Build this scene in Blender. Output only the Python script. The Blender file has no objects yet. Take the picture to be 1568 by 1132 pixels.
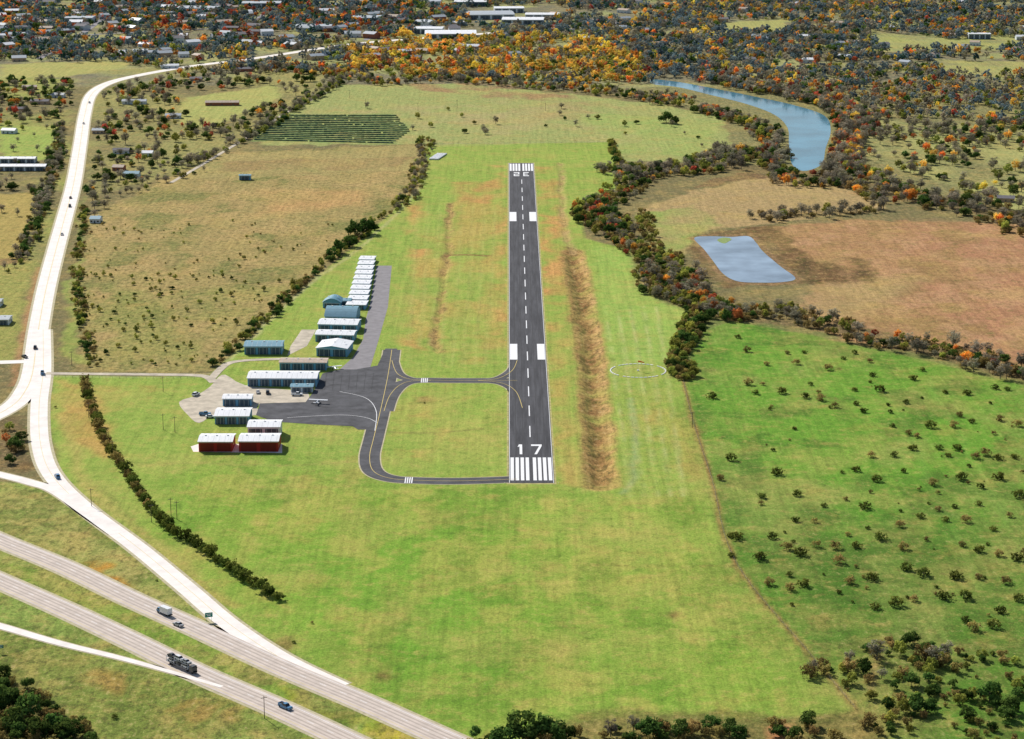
import bpy, math, random
import numpy as np
from mathutils import Vector, Matrix
random.seed(7); rng=np.random.default_rng(7)
scene=bpy.context.scene
# ---------------------------------------------------------------- survey frame
F=3500.0; CX=784.0; CY=566.0; H=339.0; PITCH=math.radians(14.39)
sp,cp=math.sin(PITCH),math.cos(PITCH)
def G(u,v):
    a=(u-CX)/F; b=(CY-v)/F
    t=H/(sp-b*cp)
    return (t*a, t*(cp+b*sp))
def GL(pts): return [G(*p) for p in pts]
def lin(r,g,b,k=1.0):
    f=lambda c:(c/255/12.92 if c/255<=0.04045 else ((c/255+0.055)/1.055)**2.4)
    return (f(r)*k,f(g)*k,f(b)*k)
# ---------------------------------------------------------------- materials
def mat(name,col,rough=0.8,var=0.15,scale=0.5,bump=0.0,metal=0.0,spec=0.3,stretch=None,col2=None,detail=5):
    m=bpy.data.materials.new(name); m.use_nodes=True; nt=m.node_tree; N=nt.nodes; L=nt.links
    b=N["Principled BSDF"]; b.inputs["Roughness"].default_value=rough; b.inputs["Metallic"].default_value=metal
    b.inputs["Specular IOR Level"].default_value=spec
    tc=N.new("ShaderNodeTexCoord"); mp=N.new("ShaderNodeMapping"); L.new(tc.outputs["Object"],mp.inputs[0])
    if stretch: mp.inputs["Scale"].default_value=stretch
    no=N.new("ShaderNodeTexNoise"); no.inputs["Scale"].default_value=scale; no.inputs["Detail"].default_value=detail
    no.inputs["Roughness"].default_value=0.65
    L.new(mp.outputs[0],no.inputs["Vector"])
    cr=N.new("ShaderNodeValToRGB"); cr.color_ramp.elements[0].position=0.3; cr.color_ramp.elements[1].position=0.7
    c2=col2 if col2 else tuple(min(1,c*(1+var)) for c in col)
    c1=tuple(c*(1-var) for c in col)
    cr.color_ramp.elements[0].color=(*c1,1); cr.color_ramp.elements[1].color=(*c2,1)
    L.new(no.outputs["Fac"],cr.inputs[0]); L.new(cr.outputs[0],b.inputs["Base Color"])
    if bump:
        bp=N.new("ShaderNodeBump"); bp.inputs["Strength"].default_value=bump; L.new(no.outputs["Fac"],bp.inputs["Height"]); L.new(bp.outputs[0],b.inputs["Normal"])
    return m
def leafmat(name,c1,c2,trans=0.35):
    m=bpy.data.materials.new(name); m.use_nodes=True; nt=m.node_tree; N=nt.nodes; L=nt.links
    N.remove(N["Principled BSDF"]); out=N["Material Output"]
    at=N.new("ShaderNodeAttribute"); at.attribute_name="lc"
    oi=N.new("ShaderNodeObjectInfo")
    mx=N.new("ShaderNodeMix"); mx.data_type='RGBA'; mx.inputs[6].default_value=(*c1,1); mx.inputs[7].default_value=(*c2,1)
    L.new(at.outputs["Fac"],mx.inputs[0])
    hv=N.new("ShaderNodeHueSaturation")
    mr=N.new("ShaderNodeMapRange"); mr.inputs[3].default_value=0.6; mr.inputs[4].default_value=1.4; L.new(oi.outputs["Random"],mr.inputs[0]); L.new(mr.outputs[0],hv.inputs["Value"])
    m2=N.new("ShaderNodeMath"); m2.operation='MULTIPLY_ADD'; m2.inputs[1].default_value=7.31; m2.inputs[2].default_value=0; L.new(oi.outputs["Random"],m2.inputs[0])
    fr=N.new("ShaderNodeMath"); fr.operation='FRACT'; L.new(m2.outputs[0],fr.inputs[0])
    mr2=N.new("ShaderNodeMapRange"); mr2.inputs[3].default_value=0.485; mr2.inputs[4].default_value=0.525; L.new(fr.outputs[0],mr2.inputs[0]); L.new(mr2.outputs[0],hv.inputs["Hue"])
    L.new(mx.outputs[2],hv.inputs["Color"])
    d=N.new("ShaderNodeBsdfDiffuse"); t=N.new("ShaderNodeBsdfTranslucent"); s=N.new("ShaderNodeMixShader"); s.inputs[0].default_value=trans
    L.new(hv.outputs[0],d.inputs[0]); L.new(hv.outputs[0],t.inputs[0]); L.new(d.outputs[0],s.inputs[1]); L.new(t.outputs[0],s.inputs[2]); L.new(s.outputs[0],out.inputs[0])
    return m
# ---------------------------------------------------------------- mesh helpers
class MB:
    def __init__(s): s.v=[]; s.f=[]; s.m=[]; s.c=[]
    def add(s,vs,fs,mi=0,c=0.5):
        o=len(s.v); s.v+= [tuple(p) for p in vs]; s.c+=[c]*len(vs)
        for f in fs: s.f.append(tuple(i+o for i in f)); s.m.append(mi)
    def box(s,cx,cy,cz,sx,sy,sz,mi=0,rz=0.0,taper=1.0):
        vs=[]
        for z,k in ((-1,1),(1,taper)):
            for x,y in ((-1,-1),(1,-1),(1,1),(-1,1)):
                X=x*sx/2*k; Y=y*sy/2*k
                vs.append((cx+X*math.cos(rz)-Y*math.sin(rz),cy+X*math.sin(rz)+Y*math.cos(rz),cz+z*sz/2))
        s.add(vs,[(3,2,1,0),(4,5,6,7),(0,1,5,4),(1,2,6,5),(2,3,7,6),(3,0,4,7)],mi)
    def tube(s,p0,p1,r0,r1,n=5,mi=0,cap=False,c=0.5):
        p0=Vector(p0);p1=Vector(p1);d=(p1-p0).normalized()
        a=d.orthogonal().normalized();b=d.cross(a)
        vs=[]
        for p,r in ((p0,r0),(p1,r1)):
            for i in range(n):
                t=2*math.pi*i/n; vs.append(p+(a*math.cos(t)+b*math.sin(t))*r)
        fs=[(i,(i+1)%n,n+(i+1)%n,n+i) for i in range(n)]
        if cap: fs+=[tuple(range(n-1,-1,-1)),tuple(range(n,2*n))]
        s.add(vs,fs,mi,c)
    def mesh(s,name,mats,attr=False):
        me=bpy.data.meshes.new(name); me.from_pydata(s.v,[],s.f); me.update()
        for m in mats: me.materials.append(m)
        me.polygons.foreach_set("material_index",s.m)
        if attr:
            a=me.attributes.new("lc",'FLOAT','POINT'); a.data.foreach_set("value",s.c)
        return me
    def obj(s,name,mats,loc=(0,0,0),rz=0.0,attr=False):
        return place(name,s.mesh(name,mats,attr),loc,rz)
def place(name,me,loc=(0,0,0),rz=0.0,sc=None):
    o=bpy.data.objects.new(name,me); scene.collection.objects.link(o); o.location=loc; o.rotation_euler=(0,0,rz)
    if sc is not None: o.scale=sc if isinstance(sc,tuple) else (sc,sc,sc)
    return o
def smooth(pts,n=8,closed=False):
    P=[Vector((p[0],p[1])) for p in pts]; out=[]
    m=len(P)
    for i in range(m if closed else m-1):
        if closed: a,b,c,d=P[(i-1)%m],P[i],P[(i+1)%m],P[(i+2)%m]
        else: a,b,c,d=P[max(i-1,0)],P[i],P[i+1],P[min(i+2,m-1)]
        for k in range(n):
            t=k/n
            out.append(0.5*((2*b)+(c-a)*t+(2*a-5*b+4*c-d)*t*t+(3*b-a-3*c+d)*t**3))
    if not closed: out.append(P[-1])
    return out
def ribbon_geo(mb,pts,w,z,mi=0,off=0.0,w2=None):
    n=len(pts); vs=[]
    for i,p in enumerate(pts):
        d=(pts[min(i+1,n-1)]-pts[max(i-1,0)]).normalized(); nr=Vector((-d.y,d.x))
        ww=w+((w2-w)*i/(n-1) if w2 is not None else 0)
        a=p+nr*(off+ww/2); b=p+nr*(off-ww/2)
        vs+=[(a.x,a.y,z),(b.x,b.y,z)]
    mb.add(vs,[(2*i+1,2*i+3,2*i+2,2*i) for i in range(n-1)],mi)
def resample(pts,step):
    out=[pts[0]]; acc=0
    for a,b in zip(pts[:-1],pts[1:]):
        L=(b-a).length
        if L<1e-6: continue
        d=step-acc
        while d<=L: out.append(a+(b-a)*(d/L)); d+=step
        acc=(acc+L)%step
    return out
def dashes(mb,pts,w,z,on,gap,mi=0,off=0):
    st=1.0 if on<6 else 2.0; q=resample(pts,st)
    a=max(1,int(on/st)); g=max(1,int(gap/st)); i=0
    while i+a<len(q): ribbon_geo(mb,q[i:i+a+1],w,z,mi,off); i+=a+g
def poly(mb,pts,z,mi=0):
    vs=[(p[0],p[1],z) for p in pts]
    ar=sum(vs[i][0]*vs[(i+1)%len(vs)][1]-vs[(i+1)%len(vs)][0]*vs[i][1] for i in range(len(vs)))
    if ar<0: vs.reverse()
    mb.add(vs,[tuple(range(len(vs)))],mi)
# ---------------------------------------------------------------- numpy noise + sdf
TB=rng.random((512,512))
def vn(x,y,s,o=0):
    x=x/s+o*37.7; y=y/s+o*91.3
    xi=np.floor(x).astype(int); yi=np.floor(y).astype(int); fx=x-xi; fy=y-yi
    fx=fx*fx*(3-2*fx); fy=fy*fy*(3-2*fy)
    a=TB[xi%512,yi%512];b=TB[(xi+1)%512,yi%512];c=TB[xi%512,(yi+1)%512];d=TB[(xi+1)%512,(yi+1)%512]
    return (a*(1-fx)+b*fx)*(1-fy)+(c*(1-fx)+d*fx)*fy
def fbm(x,y,s,o=0,n=4):
    r=0;a=1;t=0
    for i in range(n): r=r+a*vn(x,y,s/2**i,o+i); t+=a; a*=0.55
    return r/t
def sdf(pl,x,y):
    d=np.full(x.shape,1e9); ins=np.zeros(x.shape,bool); n=len(pl)
    for i in range(n):
        ax,ay=pl[i];bx,by=pl[(i+1)%n]
        ex,ey=bx-ax,by-ay; wx,wy=x-ax,y-ay
        t=np.clip((wx*ex+wy*ey)/(ex*ex+ey*ey+1e-9),0,1)
        d=np.minimum(d,(wx-ex*t)**2+(wy-ey*t)**2)
        c=((ay>y)!=(by>y))&(x<(ex*(y-ay)/(ey if abs(ey)>1e-9 else 1e-9)+ax))
        ins^=c
    d=np.sqrt(d); return np.where(ins,d,-d)
def ldist(pl,x,y):
    d=np.full(x.shape,1e9)
    for (ax,ay),(bx,by) in zip(pl[:-1],pl[1:]):
        ex,ey=bx-ax,by-ay; wx,wy=x-ax,y-ay
        t=np.clip((wx*ex+wy*ey)/(ex*ex+ey*ey+1e-9),0,1)
        d=np.minimum(d,(wx-ex*t)**2+(wy-ey*t)**2)
    return np.sqrt(d)
# ---------------------------------------------------------------- ground grid
xs=np.concatenate([[-16000,-8000,-4000,-2500,-1800],np.arange(-1300,-480,6),np.arange(-480,480,2.0),np.arange(480,1301,6),[1800,2500,4000,8000,16000]])
ys=[-6000,-2000,0,400,600]; y=700.
while y<4300: ys.append(y); y+=2.2+max(0,(y-1200))*0.0022
ys+= [4700,5500,7000,10000,20000]; ys=np.array(ys)
X,Y=np.meshgrid(xs,ys); X=X.ravel();Y=Y.ravel(); Z=np.zeros_like(X)
C=np.zeros((len(X),4)); C[:,:3]=lin(128,122,78); C[:,3]=0.6
WX=X+(fbm(X,Y,22,3,3)-.5)*16; WY=Y+(fbm(X,Y,22,9,3)-.5)*30
def blendm(idx,k,col,rough):
    k=k[:,None]; C[idx,:3]=C[idx,:3]*(1-k)+np.array(col)*k
    if rough is not None: C[idx,3]=C[idx,3]*(1-k[:,0])+rough*k[:,0]
PN=[0]
def paint(pts,col,feather=3,rough=None,s=1.0,noise=0.0,nscale=30,wob=1.0):
    pl=GL(pts); a=np.array(pl); PN[0]+=1
    m=(X>a[:,0].min()-40)&(X<a[:,0].max()+40)&(Y>a[:,1].min()-60)&(Y<a[:,1].max()+60)
    idx=np.nonzero(m)[0]; x=X[idx]*(1-wob)+WX[idx]*wob; y=Y[idx]*(1-wob)+WY[idx]*wob
    k=np.clip(sdf(pl,x,y)/feather+0.5,0,1)*s
    if noise: k=k*np.clip((fbm(x,y*.6,nscale,PN[0]%13,5)-0.5)*7*noise+(1-noise),0,1)
    blendm(idx,k,lin(*col),rough)
def stroke(pts,w,col,feather=2,rough=None,s=1.0,wob=0.3,noise=0.0):
    pl=[(p.x,p.y) for p in smooth(GL(pts),4)]; a=np.array(pl)
    m=(X>a[:,0].min()-w-30)&(X<a[:,0].max()+w+30)&(Y>a[:,1].min()-w-30)&(Y<a[:,1].max()+w+30)
    idx=np.nonzero(m)[0]; x=X[idx]*(1-wob)+WX[idx]*wob; y=Y[idx]*(1-wob)+WY[idx]*wob
    k=np.clip((w/2-ldist(pl,x,y))/feather+0.5,0,1)*s
    if noise: k=k*np.clip((fbm(x,y,14,4,4)-0.5)*7*noise+(1-noise*.6),0,1)
    blendm(idx,k,lin(*col),rough)
AIR=[(80,575),(200,577),(320,575),(470,440),(640,290),(655,225),(935,218),(948,285),(890,310),(895,365),(985,388),(1000,452),(1062,465),(1035,560),(1050,600),(1130,870),(1240,1000),(1310,1100),(1100,1100),(1000,1095),(860,1110),(760,1140),(690,1130),(420,995),(340,940),(230,840),(90,735),(75,650)]
PAST=[(1075,510),(1120,492),(1250,515),(1400,548),(1600,600),(1700,700),(1900,1300),(1400,1300),(1320,1100),(1230,1000),(1130,870),(1090,730),(1055,610),(1042,580)]
FARP=[(-600,-60),(2300,-60),(2300,120),(1600,180),(1100,160),(950,140),(620,128),(300,130),(-600,150)]
paint(FARP,(126,126,96),20,0.7)
paint(FARP,(164,172,104),14,0.5,.9,.9,46)
paint([(930,135),(1700,120),(1700,360),(1568,350),(1300,280),(1200,270),(1110,250),(1120,180)],(138,138,86),14,0.8)
paint([(-300,120),(110,120),(110,290),(60,400),(0,540),(-500,700)],(158,168,84),10,0.5,1,0.5,50)
paint([(0,190),(85,195),(80,245),(0,245)],(156,180,84),6,0.3)
paint([(0,100),(95,95),(200,95),(190,105),(100,118),(0,122)],(176,178,98),8,.3)
paint([(-200,300),(62,295),(50,345),(30,395),(-200,420)],(178,162,88),5,.5)
paint([(-200,400),(35,395),(25,425),(-200,445)],(136,110,70),6,.7)
paint([(-200,430),(45,400),(40,470),(25,550),(-200,560)],(158,162,82),6,.6)
paint([(130,110),(330,100),(520,90),(520,128),(440,165),(270,270),(135,300)],(158,158,90),8,0.7,1,.5,60)
paint([(280,150),(420,130),(430,150),(330,195),(280,190)],(174,182,98),8,.4)
MEAD=[(135,330),(245,280),(330,235),(640,222),(645,285),(560,350),(470,430),(320,570),(140,568),(118,450),(122,380)]
paint(MEAD,(168,154,92),4,0.8)
paint(MEAD,(128,134,70),10,0.9,.85,.9,26)
paint(MEAD,(192,166,104),10,None,.6,1,18)
paint([(400,290),(560,290),(560,315),(400,330)],(206,164,102),20,.6,.7,.4)
paint([(130,440),(330,440),(440,440),(320,568),(140,565)],(150,156,78),18,0.9,.7,.4,20)
paint([(250,400),(400,380),(420,450),(300,480)],(122,118,70),30,0.9,.45,.8,40)
paint([(330,238),(640,222),(642,262),(260,278)],(174,164,98),5,0.6,.7)
paint([(345,246),(640,240),(600,258),(330,262)],(156,132,84),5,.7,.7,.4)
stroke([(262,279),(400,268),(640,262)],3,(128,116,72),3,.8,.6,.3,.4)
# upper meadow
UP=[(395,222),(440,165),(520,130),(700,128),(880,145),(1000,158),(1100,178),(1120,212),(1080,250),(950,245),(935,220),(655,222)]
paint(UP,(162,174,98),5,0.5)
paint([(600,160),(790,150),(800,200),(650,205)],(182,168,112),20,.5,.7,.5,40)
paint([(440,165),(1000,158),(1100,240),(640,222)],(188,174,114),20,.6,.5,.9,30)
paint([(620,118),(760,128),(880,148),(900,160),(760,150),(640,138)],(166,124,90),9,.8,.8,.5,26)
paint([(800,150),(1000,160),(900,185),(790,180)],(174,144,100),20,.7,.4,.6)
paint([(870,170),(1100,185),(1070,240),(950,235)],(156,184,90),14,.4,.7,.3)
paint([(385,215),(430,175),(605,175),(627,200),(600,222)],(142,162,90),3,.2,1)
# airport grass
paint([(655,222),(935,218),(950,290),(640,290)],(160,178,90),4,.3)
paint(AIR,(150,177,76),3,0.25,1,0,30,.25)
paint([(300,720),(560,740),(900,760),(1090,760),(1240,1000),(1310,1100),(1000,1100),(690,1130),(420,990),(230,820)],(138,173,64),50,0.3,.85)
paint([(420,860),(700,800),(780,900),(700,1050),(500,1000)],(118,168,56),50,.3,.8,.4,60)
paint([(870,780),(1090,800),(1200,980),(1100,1060),(900,980)],(170,180,86),40,.3,.65,.4,60)
paint([(560,950),(900,960),(1000,1080),(760,1120)],(110,161,52),40,.35,.75,.5,60)
paint([(640,900),(860,860),(900,960),(760,1080),(660,1040)],(188,184,90),40,.4,.6,.9,40)
NF=[(300,650),(620,740),(1080,760),(1240,1000),(1300,1090),(690,1130),(230,820)]
paint(NF,(196,184,94),20,.4,.42,1,14)
paint(NF,(92,142,42),20,.4,.45,1,22)
paint([(230,720),(500,800),(500,900),(400,900)],(114,164,54),30,.3,.6,.4,30)
for P_,k in (([(755,255),(778,255),(778,540),(740,540),(748,400)],.8),([(700,275),(755,275),(745,400),(738,560),(700,560),(690,400)],.5),
          ([(625,320),(650,300),(640,350),(625,360)],.85),([(635,380),(655,380),(645,540),(618,530)],.85),
          ([(819,255),(850,255),(868,400),(870,570),(838,570),(830,400)],1),([(585,600),(660,600),(700,640),(660,700),(600,690)],.5),
          ([(640,615),(672,605),(668,645),(640,640)],1),([(838,570),(870,570),(890,740),(850,740)],.5),
          ([(985,620),(1050,620),(1090,740),(985,740)],.45),([(90,580),(150,600),(175,700),(130,700),(95,640)],.7),
          ([(150,590),(230,590),(220,640),(160,630)],.5),([(640,360),(700,370),(690,520),(640,520)],.5)):
    paint(P_,(208,160,92),8,.5,k,.5,26,1)
paint([(700,280),(755,280),(752,310),(700,310)],(208,140,88),8,.5,.8,.3,20)
paint([(590,640),(700,600),(778,600),(778,700),(660,700)],(176,184,88),14,.3,.5,.4)
paint([(905,375),(985,390),(1000,450),(1060,465),(1030,560),(935,560),(915,450)],(156,189,86),8,.2,.8)
for q in (945,965,985,1005,1025): stroke([(q-20,470),(q,600),(q+22,760)],2.2,(192,200,122),2,.2,.6,.1,.4)
for q in range(640,775,17): stroke([(q,300),(q-6,420),(q-16,560)],1.8,(184,192,104),2,.2,.45,.1,.5)
stroke([(965,610),(975,680),(970,730),(955,755)],3,(150,170,120),3,.2,.5)
# ditches
D1=[(858,250),(860,290),(862,340),(876,385),(888,450),(900,520),(910,600),(917,680),(921,742)]
stroke(D1[3:],19,(184,148,88),3,1.0,.95,.35,.2)
stroke(D1[3:],9,(138,102,60),4,1.0,.85,.6,.4)
stroke(D1[:4],6,(196,166,108),3,.8,.85,.4,.3)
stroke([(889,385),(904,440),(914,520),(926,600),(936,690)],4,(206,170,108),3,.8,.8,.5,.5)
stroke([(868,395),(880,460),(891,530),(900,600),(905,690)],3,(120,124,58),3,.8,.8,.5,.5)
D2=[(692,312),(687,345),(686,390),(678,440),(670,490),(668,540)]
stroke(D2,6,(176,146,88),2.5,.9,.9,.5,.4); stroke([(686,392),(715,391),(745,392)],5,(140,100,64),3,.9,.9)
stroke([(590,704),(420,712),(200,708)],3,(162,164,84),3,.5,.5)
stroke([(400,640),(480,650),(640,664),(740,656)],3,(124,114,64),2,.5,.5,.3,.4)
# pasture
paint(PAST,(102,151,52),3,0.4,1,0,30,.25)
paint([(1110,495),(1568,590),(1600,760),(1300,760),(1100,700),(1060,600)],(114,165,56),60,.35,.8)
paint([(1150,850),(1600,800),(1700,1200),(1330,1100)],(90,128,46),70,.5,.85,.2,80)
paint(PAST,(146,162,78),20,.5,.5,1,34); paint(PAST,(72,114,38),20,.6,.6,1,20)
paint([(1560,640),(1568,640),(1568,1000),(1480,900)],(126,150,66),30,.5,.4)
for a,b in (((1420,580),(1540,800)),((1360,600),(1500,900))): stroke([a,b],3,(122,166,70),3,.3,.4)
# brown fields
BF=[(1165,350),(1320,335),(1568,345),(1900,400),(1900,660),(1568,585),(1450,545),(1250,510),(1228,470),(1260,430),(1180,375)]
paint(BF,(176,138,92),4,.5)
paint([(1400,340),(1900,360),(1900,600),(1568,560),(1400,480)],(184,136,98),40,.5,.7)
paint(BF,(150,126,76),20,.6,.6,1,24); paint(BF,(198,158,112),20,.5,.5,1,16)
paint([(1230,430),(1420,425),(1300,500),(1240,490)],(178,160,104),20,.4,.6,.3)
paint([(980,320),(1060,293),(1180,268),(1300,285),(1360,320),(1200,340),(1100,350),(1060,362),(1050,390),(1000,375)],(180,158,104),4,.5)
paint([(980,325),(1060,315),(1100,345),(1058,368),(1040,398),(990,380)],(152,174,86),6,.4,.95,.3)
paint([(1045,362),(1180,345),(1250,405),(1340,418),(1300,430),(1228,438),(1110,440),(1065,400)],(118,90,58),6,.8,1,.25,16)
paint([(1200,380),(1340,400),(1340,430),(1230,440)],(86,70,44),7,.8,.8,.6,14)
stroke([(1063,365),(1085,360),(1120,361),(1150,360),(1168,380),(1200,408),(1222,428),(1195,435),(1130,434),(1104,422),(1078,384),(1063,365)],5,(150,122,84),2,.7,.9,.1)
paint([(1055,290),(1180,270),(1150,262),(1080,275)],(124,94,66),5,.8,.8)
paint([(1300,180),(1568,200),(1700,260),(1700,350),(1568,330),(1420,270),(1310,240)],(172,178,104),10,.5,1,.35,60)
paint([(1110,35),(1200,30),(1210,45),(1110,50)],(170,174,98),6,.3)
paint([(1330,45),(1420,60),(1568,55),(1568,75),(1460,85),(1340,75)],(166,174,96),8,.4,1,.3)
paint([(1420,90),(1568,95),(1568,118),(1440,112)],(170,174,98),8,.4,1,.3)
for P_,w in (([(905,310),(935,350),(985,385),(1005,440),(1060,468),(1130,485),(1260,500),(1400,530),(1568,575),(1750,620)],22),([(950,260),(1090,255),(1210,265),(1350,290),(1568,335),(1750,370)],40),([(1065,480),(1045,530),(1040,575)],8),([(1175,332),(1340,322)],16)):
    stroke(P_,w,(122,108,72),8,.9,.9)
# highway land
HL=[(-600,690),(90,742),(230,845),(340,950),(700,1140),(900,1400),(-600,1400)]
paint(HL,(142,166,76),3,.7)
paint([(0,740),(70,760),(240,880),(330,960),(180,890),(0,815)],(174,166,92),8,.7,.8,.3)
paint([(130,868),(215,895),(225,912),(190,910)],(222,138,46),5,.5,1,.1,12)
paint([(0,850),(200,930),(420,1040),(620,1130),(560,1130),(300,1020),(0,880)],(132,166,62),4,.6,.9)
paint([(430,1060),(560,1100),(640,1140),(560,1140),(450,1085)],(194,184,56),6,.6,.95,.4,12)
paint([(380,1025),(470,1060),(560,1100),(500,1098),(400,1055)],(66,88,32),6,.8,.8,.5,12)
paint([(0,960),(260,1040),(520,1140),(-200,1140),(-200,980)],(128,146,64),6,.9)
paint(HL,(184,168,92),6,.9,.55,1,12)
paint(HL,(92,116,44),6,.9,.5,1,9)
paint([(130,1010),(270,1050),(380,1100),(300,1110),(140,1040)],(176,140,72),8,.9,.7,.8,14)
paint([(0,1040),(60,1050),(120,1100),(140,1140),(0,1140)],(90,86,48),8,1,.8)
paint([(10,640),(40,640),(45,720),(0,722),(-200,720),(-200,640)],(116,100,66),5,.8,.8)
paint([(92,560),(125,300),(115,480),(125,560)],(152,170,80),4,.4,.9)
stroke([(58,410),(20,590)],4,(202,150,102),3,.5,.6)
stroke([(70,400),(45,520)],4,(206,158,108),3,.5,.6)
stroke([(210,830),(290,890),(360,930)],6,(186,168,88),5,.5,.7)
stroke([(100,640),(130,740),(210,810),(300,880)],5,(190,174,94),5,.5,.6)
stroke([(150,745),(230,825)],3,(104,118,52),3,.5,.5,.3,.4)
stroke([(1045,578),(1062,650),(1090,735),(1125,860),(1240,1003),(1315,1092)],2.4,(150,120,70),2,.8,.9,.15)
stroke([(900,866),(1040,866),(1130,870)],1.6,(156,142,72),2,.8,.5)
paint([(1225,1000),(1330,960),(1568,990),(1568,1140),(1340,1120)],(106,122,54),14,.9,.8,.5,16)
paint([(920,1090),(1330,1098),(1360,1180),(700,1180),(820,1110)],(118,116,58),6,.9,.9,.2)
paint([(1172,1116),(1222,1114),(1226,1140),(1172,1140)],(208,152,100),3,.5,1)
stroke([(1345,1000),(1330,1060)],2.5,(190,150,102),3,.6,.6)
stroke([(160,572),(320,573),(345,556),(470,440),(560,372),(640,290),(652,240)],3.0,(202,200,138),2,.3,.5,.2)
for u,v,r in ((585,1035,4),(440,985,5),(1285,565,2),(870,380,4),(650,614,5),(1325,425,5),(40,715,6),(1030,943,3)):
    a=G(u,v); d=np.hypot(X-a[0],(Y-a[1])*.6)+ (fbm(X,Y,6,2,2)-.5)*r; idx=np.nonzero(d<r*2)[0]; blendm(idx,np.clip(1.3-d[idx]/r,0,1)*.7,lin(120,92,54),.8)
def relief(pts,w,depth):
    pl=[(p.x,p.y) for p in smooth(GL(pts),4)]
    m=np.nonzero((np.abs(X)<200)&(Y>900)&(Y<2300))[0]
    d=ldist(pl,X[m]*.75+WX[m]*.25,Y[m]*.75+WY[m]*.25); k=np.clip(1-d/(w/2),0,1); k=k*k*(3-2*k)
    Z[m]-=k*depth*(0.3+1.3*fbm(X[m],Y[m]*.6,10,5,3))
relief(D1[3:],19,3.0); relief(D1[:4],6,1.0); relief(D2,6,1.3)
nx,ny=len(xs),len(ys)
me=bpy.data.meshes.new("ground"); me.vertices.add(nx*ny); me.vertices.foreach_set("co",np.stack([X,Y,Z],1).ravel())
I=np.arange(nx*ny).reshape(ny,nx); q=np.stack([I[:-1,:-1],I[:-1,1:],I[1:,1:],I[1:,:-1]],-1).reshape(-1,4); nf=len(q)
me.loops.add(nf*4); me.loops.foreach_set("vertex_index",q.ravel().astype(np.int32)); me.polygons.add(nf)
me.polygons.foreach_set("loop_start",np.arange(0,nf*4,4,dtype=np.int32)); me.update(calc_edges=True)
me.polygons.foreach_set("use_smooth",np.ones(nf,bool))
ca=me.color_attributes.new("Col",'FLOAT_COLOR','POINT'); ca.data.foreach_set("color",C.ravel())
ground=bpy.data.objects.new("ground",me); scene.collection.objects.link(ground)
m=bpy.data.materials.new("ground_grass_and_soil"); m.use_nodes=True; nt=m.node_tree; N=nt.nodes; L=nt.links; b=N["Principled BSDF"]
b.inputs["Roughness"].default_value=.95; b.inputs["Specular IOR Level"].default_value=0.05
at=N.new("ShaderNodeAttribute"); at.attribute_name="Col"; tc=N.new("ShaderNodeTexCoord")
def noi(scale,detail=6,st=None,rough=.65):
    n=N.new("ShaderNodeTexNoise"); n.inputs["Scale"].default_value=scale; n.inputs["Detail"].default_value=detail; n.inputs["Roughness"].default_value=rough
    mp=N.new("ShaderNodeMapping"); L.new(tc.outputs["Object"],mp.inputs[0])
    if st: mp.inputs["Scale"].default_value=st
    L.new(mp.outputs[0],n.inputs["Vector"]); return n
def mr(src,a,b_,c,d):
    r=N.new("ShaderNodeMapRange"); L.new(src,r.inputs[0])
    for i,v in enumerate((a,b_,c,d)): r.inputs[i+1].default_value=v
    return r.outputs[0]
def mul(a,b_):
    r=N.new("ShaderNodeMath"); r.operation='MULTIPLY'
    for i,s in enumerate((a,b_)):
        if hasattr(s,'links'): L.new(s,r.inputs[i])
        else: r.inputs[i].default_value=s
    return r.outputs[0]
def mixc(f,a,b_,mode='MIX'):
    r=N.new("ShaderNodeMix"); r.data_type='RGBA'; r.blend_type=mode
    if hasattr(f,'links'): L.new(f,r.inputs[0])
    else: r.inputs[0].default_value=f
    for i,s in ((6,a),(7,b_)):
        if hasattr(s,'links'): L.new(s,r.inputs[i])
        else: r.inputs[i].default_value=(*s,1)
    return r.outputs[2]
n1=noi(.018,7); n2=noi(.12,8,None,.75); n3=noi(.9,5,None,.75); st=noi(1.0,4,(.35,.012,1)); n4=noi(.3,6,(1,.6,1),.8); n5=noi(.045,7,None,.7)
c=at.outputs["Color"]
c=mixc(mr(n1.outputs[0],.48,.66,0,.32),c,lin(202,182,102))
c=mixc(mr(n2.outputs[0],.52,.68,0,.42),c,lin(210,182,106))
c=mixc(mr(n5.outputs[0],.53,.66,0,.30),c,lin(196,164,90))
c=mixc(mr(n2.outputs[0],.47,.32,0,.5),c,lin(76,114,38))
rg=at.outputs["Alpha"]
c=mixc(mul(mr(n4.outputs[0],.49,.60,0,.75),rg),c,lin(76,78,42))
c=mixc(mul(mr(n4.outputs[0],.45,.36,0,.55),rg),c,lin(208,188,124))
v=mul(mr(st.outputs[0],.3,.7,.84,1.14),mr(n3.outputs[0],.3,.7,.66,1.34))
hs=N.new("ShaderNodeHueSaturation"); hs.inputs["Saturation"].default_value=1.02; L.new(v,hs.inputs["Value"]); L.new(c,hs.inputs["Color"])
fc=mixc(1.0,hs.outputs[0],(.94,.89,1.04),'MULTIPLY'); L.new(fc,b.inputs["Base Color"])
bp=N.new("ShaderNodeBump"); bp.inputs["Strength"].default_value=.8; bp.inputs["Distance"].default_value=.7; L.new(n4.outputs[0],bp.inputs["Height"]); L.new(bp.outputs[0],b.inputs["Normal"])
me.materials.append(m)
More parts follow.
